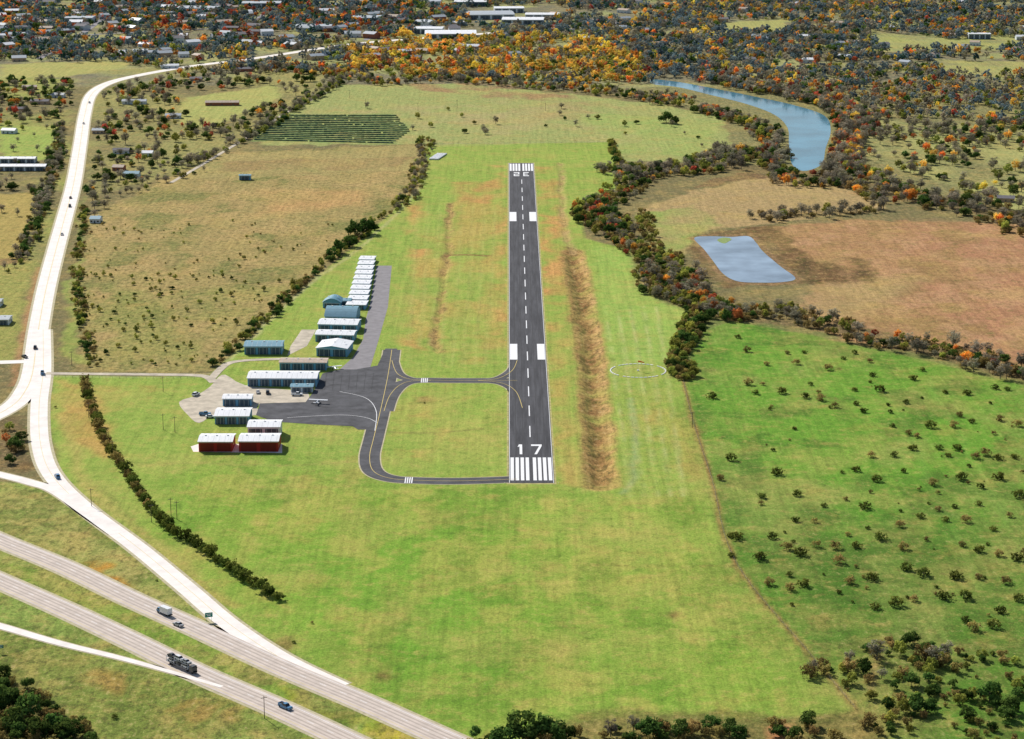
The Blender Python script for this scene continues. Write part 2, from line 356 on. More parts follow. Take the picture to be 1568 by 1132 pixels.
# ---------------------------------------------------------------- roads
M_asph=mat("runway_asphalt",(.034,.035,.042),.9,.3,.35,stretch=(1,.06,1),col2=(.085,.085,.095))
M_apron=mat("apron_asphalt",(.050,.051,.058),.9,.3,.12,col2=(.105,.105,.115))
M_old=mat("weathered_asphalt",lin(136,132,134),.9,.2,.2)
M_conc=mat("road_concrete",lin(238,230,222),.9,.12,.12)
M_hw=mat("highway_pavement",lin(204,190,178),.9,.14,.15)
M_sh=mat("road_shoulder_gravel",lin(186,176,142),.95,.25,.4)
M_wear=mat("tyre_worn_pavement",lin(180,166,154),.9,.14,.3)
M_lot=mat("gravel_lot",lin(192,180,160),.95,.3,.15)
M_white=mat("white_paint",(.82,.82,.82),.7,.08,.8)
M_yel=mat("yellow_paint",lin(214,190,110),.7,.1,.8)
zc=[0.05]
def road(name,pts,w,m_,sh=0,lines=None,w2=None):
    z=zc[0]; zc[0]+=0.012
    s=smooth(GL(pts),8); mb=MB()
    if sh: ribbon_geo(mb,s,w+sh,0.03,1,0,None if w2 is None else w2+sh)
    ribbon_geo(mb,s,w,z,0,0,w2)
    if lines:
        for kind,off,wd,mi in lines:
            if kind=='s': ribbon_geo(mb,s,wd,z+(.006 if mi!=4 else .003),mi,off)
            else: dashes(mb,s,wd,z+.006,4,8,mi,off)
    return mb.obj(name,[m_,M_sh,M_white,M_yel,M_wear])
road("county_road",[(760,50),(700,55),(600,62),(520,70),(400,88),(290,102),(210,116),(165,128),(140,145),(130,175),(123,220),(113,280),(100,330),(85,385),(70,445),(58,510),(50,570),(38,600),(18,622),(-30,648),(-120,690)],12.5,M_conc,3,[('s',0.15,.2,3),('s',-.15,.2,3),('s',3.9,.18,2),('s',-3.9,.18,2)])
road("frontage_road",[(66,505),(66,570),(60,620),(62,680),(80,728),(130,778),(210,838),(285,900),(350,955),(430,1008),(520,1052)],9.5,M_conc,3,[('s',0,.2,3)])
road("side_road",[(-120,557),(0,555),(52,553)],8,M_conc,1)
road("exit_ramp",[(-120,700),(0,727),(50,740),(85,752),(140,790),(180,817)],7,M_conc,2)
HWL=[('s',5.0,.2,2),('s',-4.6,.2,3),('d',0.3,.2,2),('s',1.4,.8,4),('s',3.4,.8,4),('s',-1.0,.8,4),('s',-3.0,.8,4)]
road("westbound_highway",[(-200,740),(-80,793),(0,828),(100,869),(200,917),(300,962),(430,1022),(560,1077),(690,1135),(830,1195),(1000,1265)],12.5,M_hw,3,HWL)
road("eastbound_highway",[(-200,805),(-80,855),(0,890),(100,934),(200,981),(300,1030),(420,1082),(540,1138),(680,1205),(800,1260)],12.5,M_hw,3,HWL)
road("entrance_ramp",[(-200,905),(-80,938),(0,959),(90,985),(180,1007),(250,1026),(340,1052)],6.5,M_conc,1.5,w2=2)
road("airport_entrance_road",[(70,572),(140,573),(250,574),(310,576),(328,586)],5.5,M_lot)
road("hangar_road",[(322,582),(338,565),(352,556),(380,552),(430,550)],5,M_lot)
road("farm_track",[(262,280),(300,258),(350,228),(400,198),(440,172),(500,142)],4,M_lot)
for P_ in ([(0,62),(200,50),(420,40)],[(-60,22),(250,16),(560,12)],[(60,90),(120,55),(170,20),(200,-5)],[(330,70),(380,40),(420,10)],[(560,62),(600,35),(620,5)],[(860,48),(960,30),(1100,12)]): road("town_street",P_,9,M_old)
# runway
yN=G(800,740)[1]; yF=G(800,250)[1]
xl=lambda y:-1.63-1.37*(y-yN)/(yF-yN); W=22.86
mb=MB(); mb.add([(xl(yN),yN,.10),(xl(yN)+W,yN,.10),(xl(yF)+W,yF,.10),(xl(yF),yF,.10)],[(0,1,2,3)],0)
zr=.115
def rrect(a0,a1,y0,y1,mi=1,z=zr):
    mb.add([(xl(y0)+a0,y0,z),(xl(y0)+a1,y0,z),(xl(y1)+a1,y1,z),(xl(y1)+a0,y1,z)],[(0,1,2,3)],mi)
def rv(v): return G(800,v)[1]
M_seal=mat("crack_sealant",(.022,.022,.025),.8,.2,1)
for a in (3.8,7.6,15.2,19): rrect(a-.14,a+.14,yN,yF,2,.106)
rr_=random.Random(3); y=yN+20
while y<yF: rrect(0,W,y,y+.35,2,.108); y+=rr_.uniform(18,60)
for s0 in (.9,3.5,6.1,8.7,12.4,15.0,17.6,20.2):
    rrect(s0,s0+1.75,rv(736),rv(701)); rrect(s0,s0+1.75,rv(262),rv(251))
ya,yb=rv(551),rv(527); rrect(.7,5.3,ya,yb); rrect(W-5.3,W-.7,ya,yb)
ya,yb=rv(339),rv(325); rrect(.7,6.2,ya,yb); rrect(W-6.2,W-.7,ya,yb)
def shape(pts,y0,y1,x0,x1):
    vs=[]
    for a,b_ in pts:
        y=y0+(y1-y0)*b_; vs.append((xl(y)+x0+(x1-x0)*a,y,zr))
    mb.add(vs,[tuple(range(len(vs)))],1)
yn0,yn1=rv(696),rv(681)
shape([(.36,0),(.60,0),(.60,1),(.36,1)],yn0,yn1,3.6,9.4); shape([(.18,.72),(.36,.80),(.36,1),(.30,1)],yn0,yn1,3.6,9.4)
shape([(0,.84),(1,.84),(1,1),(0,1)],yn0,yn1,11.8,17.4); shape([(.28,0),(.52,0),(1,.84),(.76,.84)],yn0,yn1,11.8,17.4)
y0,y1=rv(270),rv(264)
for xx in ((4.5,9.5),(13,18)):
    for q_ in ([(0,0),(1,0),(1,.18),(0,.18)],[(.2,.42),(.8,.42),(.8,.58),(.2,.58)],[(0,.82),(1,.82),(1,1),(0,1)]): shape(q_,y0,y1,*xx)
    shape([(0,.18),(.2,.18),(.2,.58),(0,.58)],y0,y1,*xx)
    shape([(.8,.42),(1,.42),(1,.82),(.8,.82)] if xx[0]<10 else [(0,.58),(.2,.58),(.2,.82),(0,.82)],y0,y1,*xx)
y=yn1+14
while y<rv(275): rrect(W/2-.3,W/2+.3,y,y+22); y+=42
for a in (.25,W-.5): rrect(a,a+.25,yN,yF)
mb.obj("runway",[M_asph,M_white,M_seal])
mb=MB(); mb.add([(xl(yN)-1.0,yN-2,.02),(xl(yN)+W+1.0,yN-2,.02),(xl(yF)+W+1.0,yF+2,.02),(xl(yF)-1.0,yF+2,.02)],[(0,1,2,3)],0); mb.obj("runway_verge",[mat("verge_dry_grass",lin(172,164,104),.95,.4,.3)])
TW=10.5
def taxi(name,pts,z,w=TW,line=True,m_=M_apron):
    s=smooth(GL(pts),8); mb=MB(); ribbon_geo(mb,s,w+1.4,z-.04,2); ribbon_geo(mb,s,w,z,0)
    if line: ribbon_geo(mb,s,.3,.17,1)
    return mb.obj(name,[m_,M_yel,M_sh])
taxi("parallel_taxiway",[(792,734),(740,736),(690,737),(640,736),(598,733),(572,722),(566,700),(572,672),(580,640),(588,605),(595,570),(600,536)],.07)
taxi("connecting_taxiway",[(792,583),(740,583),(690,583),(640,583),(614,589),(597,606),(588,630)],.08)
taxi("taxiway_fillet",[(660,583),(628,581),(608,572),(600,552)],.064,8)
taxi("taxiway_fillet",[(730,583),(762,580),(784,568),(792,552)],.068,7)
taxi("taxiway_fillet",[(730,583),(768,587),(790,600),(800,625)],.06,7)
mb=MB()
poly(mb,GL([(392,636),(398,618),(468,616),(480,600),(494,572),(520,566),(545,566),(578,560),(590,534),(608,534),(606,575),(590,658),(548,658),(540,653),(480,650),(420,646)]),.055,0)
for p_ in ([(440,640),(520,636),(560,640),(578,648)],[(520,600),(560,610),(576,630),(574,660)]): ribbon_geo(mb,smooth(GL(p_),8),.35,.17,1)
for u in range(500,575,12): ribbon_geo(mb,[Vector(G(u,571)),Vector(G(u-3,598))],.16,.16,2)
ribbon_geo(mb,[Vector(G(430,628)),Vector(G(580,628))],.2,.163,2)
mb.obj("aircraft_apron",[M_apron,M_white,M_seal])
mb=MB(); poly(mb,GL([(520,566),(540,548),(556,520),(560,490),(566,468),(577,407),(600,407),(594,470),(580,520),(566,566)]),.045); mb.obj("hangar_taxilane",[M_old])
mb=MB(); poly(mb,smooth(GL([(274,616),(300,606),(322,592),(332,580),(345,574),(375,590),(440,597),(470,600),(466,617),(398,618),(392,636),(330,636),(305,648),(288,636)]),3,True),.04); mb.obj("gravel_lot",[M_lot])
mb=MB(); poly(mb,GL([(462,505),(484,505),(470,530),(440,545),(445,530)]),.04); mb.obj("gravel_lot",[M_lot])
mb=MB(); poly(mb,GL([(292,684),(304,680),(432,680),(432,694),(296,692)]),.035); mb.obj("hangar_pad",[M_conc])
for u,v in ((650,583),(626,736)):
    mb=MB(); x,y=G(u,v)
    for i in range(4): poly(mb,[(x-2+i*1.1,y-5),(x-1.4+i*1.1,y-5),(x-1.4+i*1.1,y+5),(x-2+i*1.1,y+5)],.18)
    mb.obj("hold_short_marking",[M_white])
x0,y0=G(977,568); mb=MB()
for i in range(40):
    if i%10==5: continue
    a=2*math.pi*i/40; a2=a+2*math.pi/40*.75; r=16.4
    vs=[]
    for t in (a,a2):
        for rr in (r-.35,r+.35):
            for z in (.02,.3): vs.append((x0+rr*math.cos(t),y0+rr*math.sin(t),z))
    mb.add(vs,[(0,1,3,2),(4,6,7,5),(1,5,7,3),(0,4,5,1),(2,3,7,6)],0)
mb.obj("segmented_circle",[M_white])
M_or=mat("orange_fabric",lin(230,90,30),.8); M_met=mat("galvanised_steel",(.35,.36,.37),.5,.1,2,metal=.6); M_pole=mat("weathered_wood",(.11,.085,.06),.9,.3,3)
mb=MB(); mb.tube((0,0,0),(0,0,6),.12,.07,8,0); mb.tube((0,0,5.9),(1.8,-.6,5.7),.45,.35,10,1); mb.tube((1.8,-.6,5.7),(3.6,-1.2,5.3),.35,.18,10,1); mb.box(0,0,.3,1.2,1.2,.5,2)
mb.obj("windsock",[M_met,M_or,M_white],(x0,y0,0))
# ---------------------------------------------------------------- water
def water(name,col,r=.12,lo=.7,ns=.02):
    m=bpy.data.materials.new(name); m.use_nodes=True; nt=m.node_tree; b=nt.nodes["Principled BSDF"]
    b.inputs["Roughness"].default_value=r; b.inputs["IOR"].default_value=1.33
    n=nt.nodes.new("ShaderNodeTexNoise"); n.inputs["Scale"].default_value=.25; n.inputs["Detail"].default_value=6
    tcn=nt.nodes.new("ShaderNodeTexCoord"); nt.links.new(tcn.outputs["Object"],n.inputs["Vector"])
    bp=nt.nodes.new("ShaderNodeBump"); bp.inputs["Strength"].default_value=.12; nt.links.new(n.outputs[0],bp.inputs["Height"]); nt.links.new(bp.outputs[0],b.inputs["Normal"])
    cr=nt.nodes.new("ShaderNodeValToRGB"); cr.color_ramp.elements[0].position=.35; cr.color_ramp.elements[1].position=.65; cr.color_ramp.elements[0].color=(*[c*lo for c in col],1); cr.color_ramp.elements[1].color=(*[c*1.2 for c in col],1)
    n2=nt.nodes.new("ShaderNodeTexNoise"); n2.inputs["Scale"].default_value=ns; n2.inputs["Detail"].default_value=4; nt.links.new(tcn.outputs["Object"],n2.inputs["Vector"]); nt.links.new(n2.outputs[0],cr.inputs[0]); nt.links.new(cr.outputs[0],b.inputs["Base Color"])
    return m
RIVER=[(1000,122),(1040,126),(1100,137),(1160,149),(1215,161),(1262,177),(1272,200),(1264,228),(1258,252),(1230,262),(1212,250),(1208,222),(1206,196),(1186,176),(1145,160),(1090,146),(1040,134),(1000,129)]
mb=MB(); poly(mb,smooth(GL(RIVER),5,True),.05)
mb.obj("river",[water("river_water",lin(96,154,176,.75))])
mb=MB(); poly(mb,smooth(GL([(1063,365),(1085,362),(1120,363),(1146,362),(1158,372),(1168,385),(1195,408),(1218,426),(1200,432),(1165,433),(1130,431),(1108,420),(1092,400),(1078,382)]),6,True),.05)
mb.obj("pond",[water("pond_water",lin(160,180,198,.8),.06,.6,.03)])
mb=MB(); poly(mb,smooth(GL([(1098,368),(1108,364),(1120,366),(1116,370),(1108,373)]),4,True),.09); mb.obj("pond_weed",[mat("pond_weed_green",lin(130,150,84),.9,.3,.5)])
# ---------------------------------------------------------------- trees
M_bark=mat("bark",(.15,.13,.10),.95,.3,2)
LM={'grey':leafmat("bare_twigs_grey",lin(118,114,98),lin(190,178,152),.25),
    'blue':leafmat("twigs_haze_blue",lin(80,106,118),lin(146,160,156),.3),  # grey bare twigs, with the blue of distance haze put into the colour
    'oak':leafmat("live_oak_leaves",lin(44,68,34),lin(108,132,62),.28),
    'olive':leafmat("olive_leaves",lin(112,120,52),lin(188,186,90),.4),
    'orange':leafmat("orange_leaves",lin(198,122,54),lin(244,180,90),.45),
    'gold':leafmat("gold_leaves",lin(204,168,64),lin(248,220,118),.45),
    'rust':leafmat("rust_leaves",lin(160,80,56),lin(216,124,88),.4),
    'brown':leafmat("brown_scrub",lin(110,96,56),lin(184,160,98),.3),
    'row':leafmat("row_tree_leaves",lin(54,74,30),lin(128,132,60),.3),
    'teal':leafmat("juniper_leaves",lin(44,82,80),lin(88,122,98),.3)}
def make_tree(name,key,h=10.,cw=4.5,n=900,leaf=.55,base=.25,bare=False,flat=.8,seed=0,limbs=12,nc=26):
    r=random.Random(seed*77+len(key)); mb=MB()
    tr=h*.03; top=h*(.45 if not bare else .5)
    lean=(r.uniform(-.4,.4),r.uniform(-.4,.4))
    mb.tube((0,0,-.2),(lean[0],lean[1],top),tr,tr*.6,6 if limbs>4 else 4,0)
    cz=h*(base+(1-base)/2); rz=h*(1-base)/2
    cl=[]
    for i in range(nc):
        while True:
            p=Vector((r.uniform(-1,1),r.uniform(-1,1),r.uniform(-.9,1)))
            if .3<p.length<1: break
        cl.append((p.x*cw*.82,p.y*cw*.82,cz+p.z*rz*.85,r.uniform(.5,1.15)*cw*.36,r.random()))
    for c_ in cl[:limbs if not bare else min(nc,limbs*2)]:
        z0=top*r.uniform(.5,1.0); k=z0/top
        s0=Vector((lean[0]*k,lean[1]*k,z0)); e=Vector(c_[:3]); mid=(s0+e)/2+Vector((0,0,-.08*h))*r.random()
        mb.tube(s0,mid,tr*.45,tr*.28,4,0); mb.tube(mid,e,tr*.28,tr*.08,3,0)
        if bare and limbs>4:
            for j in range(12):
                q_=s0.lerp(e,r.uniform(.3,1)); d=Vector((r.gauss(0,1),r.gauss(0,1),r.gauss(.5,.8))).normalized()*r.uniform(.12,.3)*h
                mb.tube(q_,q_+d,tr*.12,tr*.03,3,1,c=r.random())
    for i in range(n):
        c_=cl[r.randrange(nc)]
        d=Vector((r.gauss(0,1),r.gauss(0,1),r.gauss(0,flat))).normalized()*c_[3]*(r.random()**.4)
        p=Vector(c_[:3])+d
        if p.z<.1: p.z=.1+r.random()*.3
        s=leaf*r.uniform(.5,1.3)
        nrm=(d.normalized()+Vector((r.gauss(0,.6),r.gauss(0,.6),r.gauss(.5,.6)))).normalized()
        a=nrm.orthogonal().normalized(); a=Matrix.Rotation(r.uniform(0,6.28),3,nrm)@a; b_=nrm.cross(a)
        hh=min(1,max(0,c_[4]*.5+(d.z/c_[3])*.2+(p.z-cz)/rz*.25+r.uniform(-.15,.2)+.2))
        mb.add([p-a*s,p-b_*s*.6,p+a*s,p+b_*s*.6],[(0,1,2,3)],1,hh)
    return mb.mesh(name,[M_bark,LM[key]],True)
protos={}; pcol=bpy.data.collections.new("tree_forms"); order=[]
def proto(key,me):
    i=len(order); o=bpy.data.objects.new("tree_form_%03d"%i,me); pcol.objects.link(o); order.append(key); protos.setdefault(key,[]).append((i,me))
for s in range(3): proto('grey',make_tree("bare_pecan_tree",'grey',11,4.8,560,.4,.15,True,seed=s))
for s in range(2): proto('blue',make_tree("haze_blue_tree",'blue',10,4.8,600,.5,.15,True,seed=s+3))
for s in range(3): proto('oak',make_tree("live_oak_tree",'oak',8,5.2,1100,.58,.12,seed=s+5))
for s in range(2): proto('olive',make_tree("olive_green_tree",'olive',8,4.4,700,.55,.12,seed=s+8))
for s in range(2): proto('orange',make_tree("orange_autumn_tree",'orange',9,4.2,700,.5,.15,seed=s+10))
for s in range(2): proto('gold',make_tree("gold_autumn_tree",'gold',10,4.4,700,.5,.15,seed=s+12))
for s in range(2): proto('rust',make_tree("rust_autumn_tree",'rust',9,4.0,700,.5,.15,seed=s+14))
for s in range(2): proto('brown',make_tree("brown_brush",'brown',6,4.0,560,.45,.03,True,seed=s+16))
for s in range(2): proto('teal',make_tree("juniper_tree",'teal',8,3.4,700,.5,.08,seed=s+18))
for k,h_,w_ in (('grey',10,4.8),('blue',9.5,5.0),('oak',8,5.2),('olive',8,4.4),('orange',9,4.2),('gold',10,4.4),('rust',9,4.0),('teal',8,4.0)):
    for s in range(3): proto('far_'+k,make_tree("distant_"+k,k,h_,w_,140 if k!='grey' else 120,1.0,.12,seed=s+60,limbs=3,nc=14))
def forms(k): return protos[k]
ng=bpy.data.node_groups.new("scatter",'GeometryNodeTree'); ng.interface.new_socket("Geometry",in_out='INPUT',socket_type='NodeSocketGeometry'); ng.interface.new_socket("Geometry",in_out='OUTPUT',socket_type='NodeSocketGeometry')
gi=ng.nodes.new("NodeGroupInput"); go=ng.nodes.new("NodeGroupOutput"); ip=ng.nodes.new("GeometryNodeInstanceOnPoints"); ci=ng.nodes.new("GeometryNodeCollectionInfo")
ci.inputs["Collection"].default_value=pcol; ci.inputs["Separate Children"].default_value=True; ci.inputs["Reset Children"].default_value=True
ip.inputs["Pick Instance"].default_value=True
def na(n,t):
    a=ng.nodes.new("GeometryNodeInputNamedAttribute"); a.data_type=t; a.inputs["Name"].default_value=n; return [o for o in a.outputs if o.enabled and o.name=="Attribute"][0]
ng.links.new(gi.outputs[0],ip.inputs["Points"]); ng.links.new(ci.outputs[0],ip.inputs["Instance"]); ng.links.new(na("pi",'INT'),ip.inputs["Instance Index"])
ng.links.new(na("rot",'FLOAT_VECTOR'),ip.inputs["Rotation"]); ng.links.new(na("sc",'FLOAT_VECTOR'),ip.inputs["Scale"]); ng.links.new(ip.outputs[0],go.inputs[0])
def scatter(name,pts,mix,smin,smax,far=False):
    n=len(pts)
    if n==0: return
    pts=np.array(pts); co=np.zeros((n,3)); co[:,:2]=pts[:,:2]
    pi=np.zeros(n,np.int32)
    for i in range(n):
        mx=mix(i) if callable(mix) else mix
        ks=list(mx); k=random.choices(ks,[mx[q] for q in ks])[0]
        if far and 'far_'+k in protos: k='far_'+k
        pi[i]=random.choice(forms(k))[0]
    me=bpy.data.meshes.new(name); me.vertices.add(n); me.vertices.foreach_set("co",co.ravel())
    a=me.attributes.new("pi",'INT','POINT'); a.data.foreach_set("value",pi)
    rot=np.zeros((n,3)); rot[:,2]=rng.random(n)*6.28; a=me.attributes.new("rot",'FLOAT_VECTOR','POINT'); a.data.foreach_set("vector",rot.ravel())
    s=smin+(smax-smin)*rng.random(n)**1.4; sc=np.stack([s*(.9+.3*rng.random(n)),s*(.9+.3*rng.random(n)),s*(.75+.45*rng.random(n))],1)
    a=me.attributes.new("sc",'FLOAT_VECTOR','POINT'); a.data.foreach_set("vector",sc.ravel())
    o=place(name,me); md=o.modifiers.new("scatter",'NODES'); md.node_group=ng
    return o
def fill(polys,sp_,thin=0.0,nscale=40,holes=(),keep=1.0):
    a=np.concatenate([np.array(p) for p in polys]); x0,y0=a.min(0); x1,y1=a.max(0)
    gx,gy=np.meshgrid(np.arange(x0,x1,sp_),np.arange(y0,y1,sp_)); x=gx.ravel()+rng.uniform(-.5,.5,gx.size)*sp_*1.1; y=gy.ravel()+rng.uniform(-.5,.5,gx.size)*sp_*1.1
    k=np.zeros(x.shape,bool)
    for p in polys: k|=sdf(p,x,y)>0
    for h_ in holes: k&=sdf(h_,x+(vn(x,y,15,1)-.5)*12,y+(vn(x,y,15,6)-.5)*20)<0
    if thin: k&=(fbm(x,y,nscale,7,3)+rng.uniform(-.12,.12,x.shape))>thin
    k&=rng.random(x.shape)<keep
    return np.stack([x[k],y[k]],1)
RL=[(p.x,p.y) for p in smooth(GL([(760,50),(700,55),(600,62),(520,70),(400,88),(290,102),(210,116),(165,128),(140,145),(130,175),(123,220),(113,280),(100,330)]),4)]
def off_road(p,d=11,front=42):
    k=ldist(RL,p[:,0],p[:,1])>d
    for f_ in (.33,.66,1.0): k&=ldist(RL,p[:,0],p[:,1]+front*f_)>d*.9
    return p[k]
RIV=GL([(1000,118),(1040,122),(1100,133),(1160,145),(1215,157),(1268,172),(1280,200),(1270,232),(1262,262),(1230,270),(1202,258),(1200,222),(1198,198),(1180,182),(1140,166),(1085,151),(1040,139),(1000,133)])
clear=[GL(q_) for q_ in ([(1105,33),(1205,30),(1212,48),(1105,50)],[(1335,48),(1450,60),(1568,58),(1568,72),(1460,82),(1345,72)],[(1425,92),(1600,95),(1600,115),(1445,112)],
   [(-50,92),(95,95),(200,95),(190,108),(100,120),(-50,122)],[(715,12),(850,8),(870,25),(800,42),(720,38)],[(630,42),(740,42),(740,62),(640,62)],[(820,15),(990,18),(985,24),(820,24)],[(240,90),(330,84),(330,92),(250,100)])]
goldp=GL([(530,75),(620,55),(760,60),(900,55),(960,90),(1010,120),(960,135),(880,130),(760,120),(600,125),(540,110)])
goldp2=GL([(1180,95),(1330,95),(1340,180),(1270,200),(1200,150)])
townp=GL([(-300,-40),(700,-40),(700,50),(520,66),(-300,120)])
MXG={'gold':.36,'orange':.18,'olive':.2,'grey':.17,'rust':.03,'oak':.06}
MXG2={'gold':.12,'orange':.15,'rust':.16,'grey':.42,'oak':.15}
MXT={'blue':.30,'oak':.16,'teal':.18,'rust':.08,'orange':.11,'olive':.07,'grey':.10}
MXB={'blue':.42,'grey':.22,'oak':.10,'teal':.09,'olive':.07,'orange':.04,'rust':.03,'gold':.03}
def zoned(p):
    x,y=p[:,0],p[:,1]; a=sdf(goldp,x,y)>0; b2=sdf(goldp2,x,y)>0; t=sdf(townp,x,y)>0
    patch=fbm(x,y,60,11,2)
    def f(i):
        if a[i]: return MXG
        if b2[i]: return MXG2
        if t[i]: return MXT
        return MXB if patch[i]<.58 else {'grey':.28,'orange':.14,'olive':.18,'gold':.12,'blue':.28}
    return f
far=off_road(fill([GL([(-500,-45),(2100,-45),(2100,100),(1568,95),(1300,95),(1040,118),(1000,128),(880,132),(760,124),(620,124),(520,112),(440,118),(300,112),(200,100),(-500,105)])],9.6,.41,55,clear+[RIV]),13,42)
scatter("distant_woodland",far,zoned(far),.6,1.4,True)
rt=fill([GL([(1030,110),(2000,90),(2000,230),(1568,195),(1300,185),(1200,170),(1100,150)])],9.6,.41,50,clear+[RIV]); scatter("riverside_woodland",rt,{'grey':.36,'blue':.24,'oak':.1,'orange':.08,'rust':.05,'olive':.11,'gold':.06},.6,1.25,True)
rt=fill([GL([(1280,170),(2000,185),(2000,340),(1568,320),(1400,270),(1290,230)])],12,.47,50,[RIV]); scatter("riverside_scattered_trees",rt,{'grey':.48,'oak':.14,'orange':.07,'rust':.05,'olive':.18,'gold':.08},.6,1.1)
def belt(name,pts,w,sp_,mix,smin,smax,keep=.85,thin=0.3,holes=()):
    pl=[(p.x,p.y) for p in smooth(GL(pts),4)]; a=np.array(pl)
    x0,y0=a.min(0)-w; x1,y1=a.max(0)+w
    gx,gy=np.meshgrid(np.arange(x0,x1,sp_),np.arange(y0,y1,sp_)); x=gx.ravel()+rng.uniform(-.6,.6,gx.size)*sp_; y=gy.ravel()+rng.uniform(-.6,.6,gx.size)*sp_
    k=(ldist(pl,x,y)<w/2*(.55+.9*vn(x,y,30,3)))&(rng.random(x.shape)<keep)&(fbm(x,y,30,2,3)>thin)
    for h_ in holes: k&=sdf(h_,x,y)<0
    scatter(name,np.stack([x[k],y[k]],1),mix,smin,smax)
MR={'grey':.38,'brown':.16,'oak':.14,'olive':.17,'rust':.04,'orange':.08,'gold':.03}
belt("riverbank_trees",[(1090,172),(1150,190),(1180,208),(1190,245),(1210,278),(1260,284)],38,7.5,MR,.5,1.1,.92,.25,[RIV])
belt("riverbank_trees",[(1020,146),(1060,156),(1100,170)],18,8,MR,.4,.75,.85,.3,[RIV])
belt("riverbank_trees",[(1100,124),(1180,139),(1250,154),(1297,180),(1300,215),(1284,260)],44,8,{'grey':.42,'rust':.16,'orange':.14,'gold':.12,'oak':.16},.6,1.2,.92,.25,[RIV])
belt("creek_woodland",[(948,262),(1000,268),(1060,262),(1110,245),(1150,235),(1190,240)],46,7,{'grey':.42,'rust':.03,'brown':.2,'oak':.12,'olive':.20,'gold':.03},.5,1.1,.92,.25)
belt("creek_woodland",[(912,318),(930,345),(905,330),(960,290),(975,275)],40,6.5,{'brown':.36,'olive':.26,'rust':.05,'oak':.17,'grey':.13,'orange':.03},.4,.95,.92,.2)
belt("creek_woodland",[(915,340),(960,372),(1000,400),(1010,440),(1060,470),(1130,488)],24,5.6,{'brown':.42,'olive':.24,'rust':.03,'oak':.14,'grey':.14,'orange':.03},.4,.9,.92,.2)
belt("creek_woodland",[(1040,420),(1060,455),(1120,480),(1200,485),(1260,500),(1330,520),(1400,532),(1490,550),(1568,575),(1800,640)],34,6.4,{'brown':.42,'grey':.30,'olive':.15,'rust':.02,'oak':.07,'orange':.04},.5,1.0,.92,.22)
belt("field_hedgerow",[(1070,480),(1050,520),(1040,560),(1048,578)],13,4.5,{'brown':.45,'olive':.3,'oak':.25},.5,.85,.95,.1)
belt("field_hedgerow",[(1175,335),(1220,330),(1290,328),(1345,322)],24,7,{'grey':.45,'brown':.4,'olive':.15},.5,1.05,.9,.22)
belt("creek_woodland",[(1240,255),(1320,280),(1400,305),(1480,320),(1568,345),(1750,380)],74,8.3,{'grey':.36,'brown':.32,'olive':.15,'rust':.02,'orange':.07,'oak':.06,'gold':.02},.6,1.15,.88,.28,[RIV])
belt("creek_woodland",[(985,325),(1000,370),(1040,405),(1050,440)],13,5.5,{'brown':.6,'olive':.4},.4,.7,.8,.2)
belt("fence_line_shrubs",[(937,220),(940,235),(948,252)],7,4,{'brown':.5,'olive':.3,'oak':.2},.5,.8)
belt("fence_line_shrubs",[(655,213),(648,240),(640,270),(628,300),(600,325),(580,345)],13,6,{'brown':.45,'grey':.2,'olive':.3,'oak':.05},.4,.75,.85,.25)
belt("fence_line_shrubs",[(580,345),(500,400),(440,458),(395,500),(330,560)],9,5,{'brown':.35,'olive':.42,'oak':.23},.35,.7,.8,.28)
belt("fence_line_shrubs",[(130,320),(122,380),(118,440),(128,500),(145,562)],8,5,{'brown':.4,'olive':.37,'oak':.23},.35,.65,.85,.25)
belt("fence_line_shrubs",[(92,195),(85,250),(68,300),(50,355),(25,395)],13,6,{'grey':.45,'brown':.3,'oak':.25},.4,.85,.85,.25)
belt("fence_line_shrubs",[(0,290),(65,298),(60,320)],9,6,{'grey':.5,'oak':.5},.5,.9)
belt("fence_line_shrubs",[(0,420),(30,400),(60,360)],7,6,{'grey':.6,'olive':.4},.3,.6,.7)
belt("tree_line",[(530,125),(480,150),(430,180),(385,212)],18,7,{'grey':.4,'oak':.3,'olive':.3},.5,.95)
belt("tree_line",[(500,112),(600,128),(680,122),(800,132),(950,145),(1040,160)],44,8.5,{'grey':.33,'gold':.15,'orange':.12,'olive':.24,'rust':.03,'oak':.13},.55,1.0,.9,.28)
belt("tree_line",[(290,252),(340,232),(400,195)],15,9,{'grey':.6,'olive':.4},.4,.85,.65,.35)
lf=fill([GL([(140,130),(280,108),(520,100),(520,130),(440,160),(300,250),(140,290)])],14,.42,50,[GL([(280,150),(420,130),(430,150),(330,195),(280,190)])]); scatter("farmstead_trees",off_road(lf,14,30),{'grey':.44,'oak':.24,'orange':.07,'rust':.05,'olive':.2},.55,1.1)
lf=fill([GL([(-200,120),(115,125),(108,190),(90,200),(-200,195)])],14,.38,50); scatter("farmstead_trees",off_road(lf,14,20),{'grey':.4,'oak':.32,'orange':.08,'rust':.03,'olive':.17},.55,1.1)
lf=fill([GL([(130,270),(330,240),(320,262),(170,310),(130,345)])],13,.46,30); scatter("farmstead_trees",lf,{'grey':.45,'oak':.2,'orange':.12,'olive':.23},.45,.95)
lf=fill([GL([(-200,200),(85,200),(80,250),(60,300),(30,420),(-200,430)])],30,.5,40); scatter("pasture_trees",lf,{'grey':.5,'oak':.5},.4,.8)
lf=fill([GL([(560,160),(900,160),(1090,185),(1080,230),(900,205),(560,210)])],38,.5,40); scatter("pasture_trees",lf,{'grey':.5,'oak':.1,'olive':.4},.4,.8)
lf=fill([GL([(125,420),(440,420),(320,562),(145,562)])],11,.44,20); scatter("meadow_shrubs",lf,{'olive':.85,'oak':.15},.16,.45)
lf=fill([GL([(140,340),(560,330),(440,420),(125,420)])],16,.48,20); scatter("meadow_shrubs",lf,{'olive':.75,'brown':.25},.14,.36)
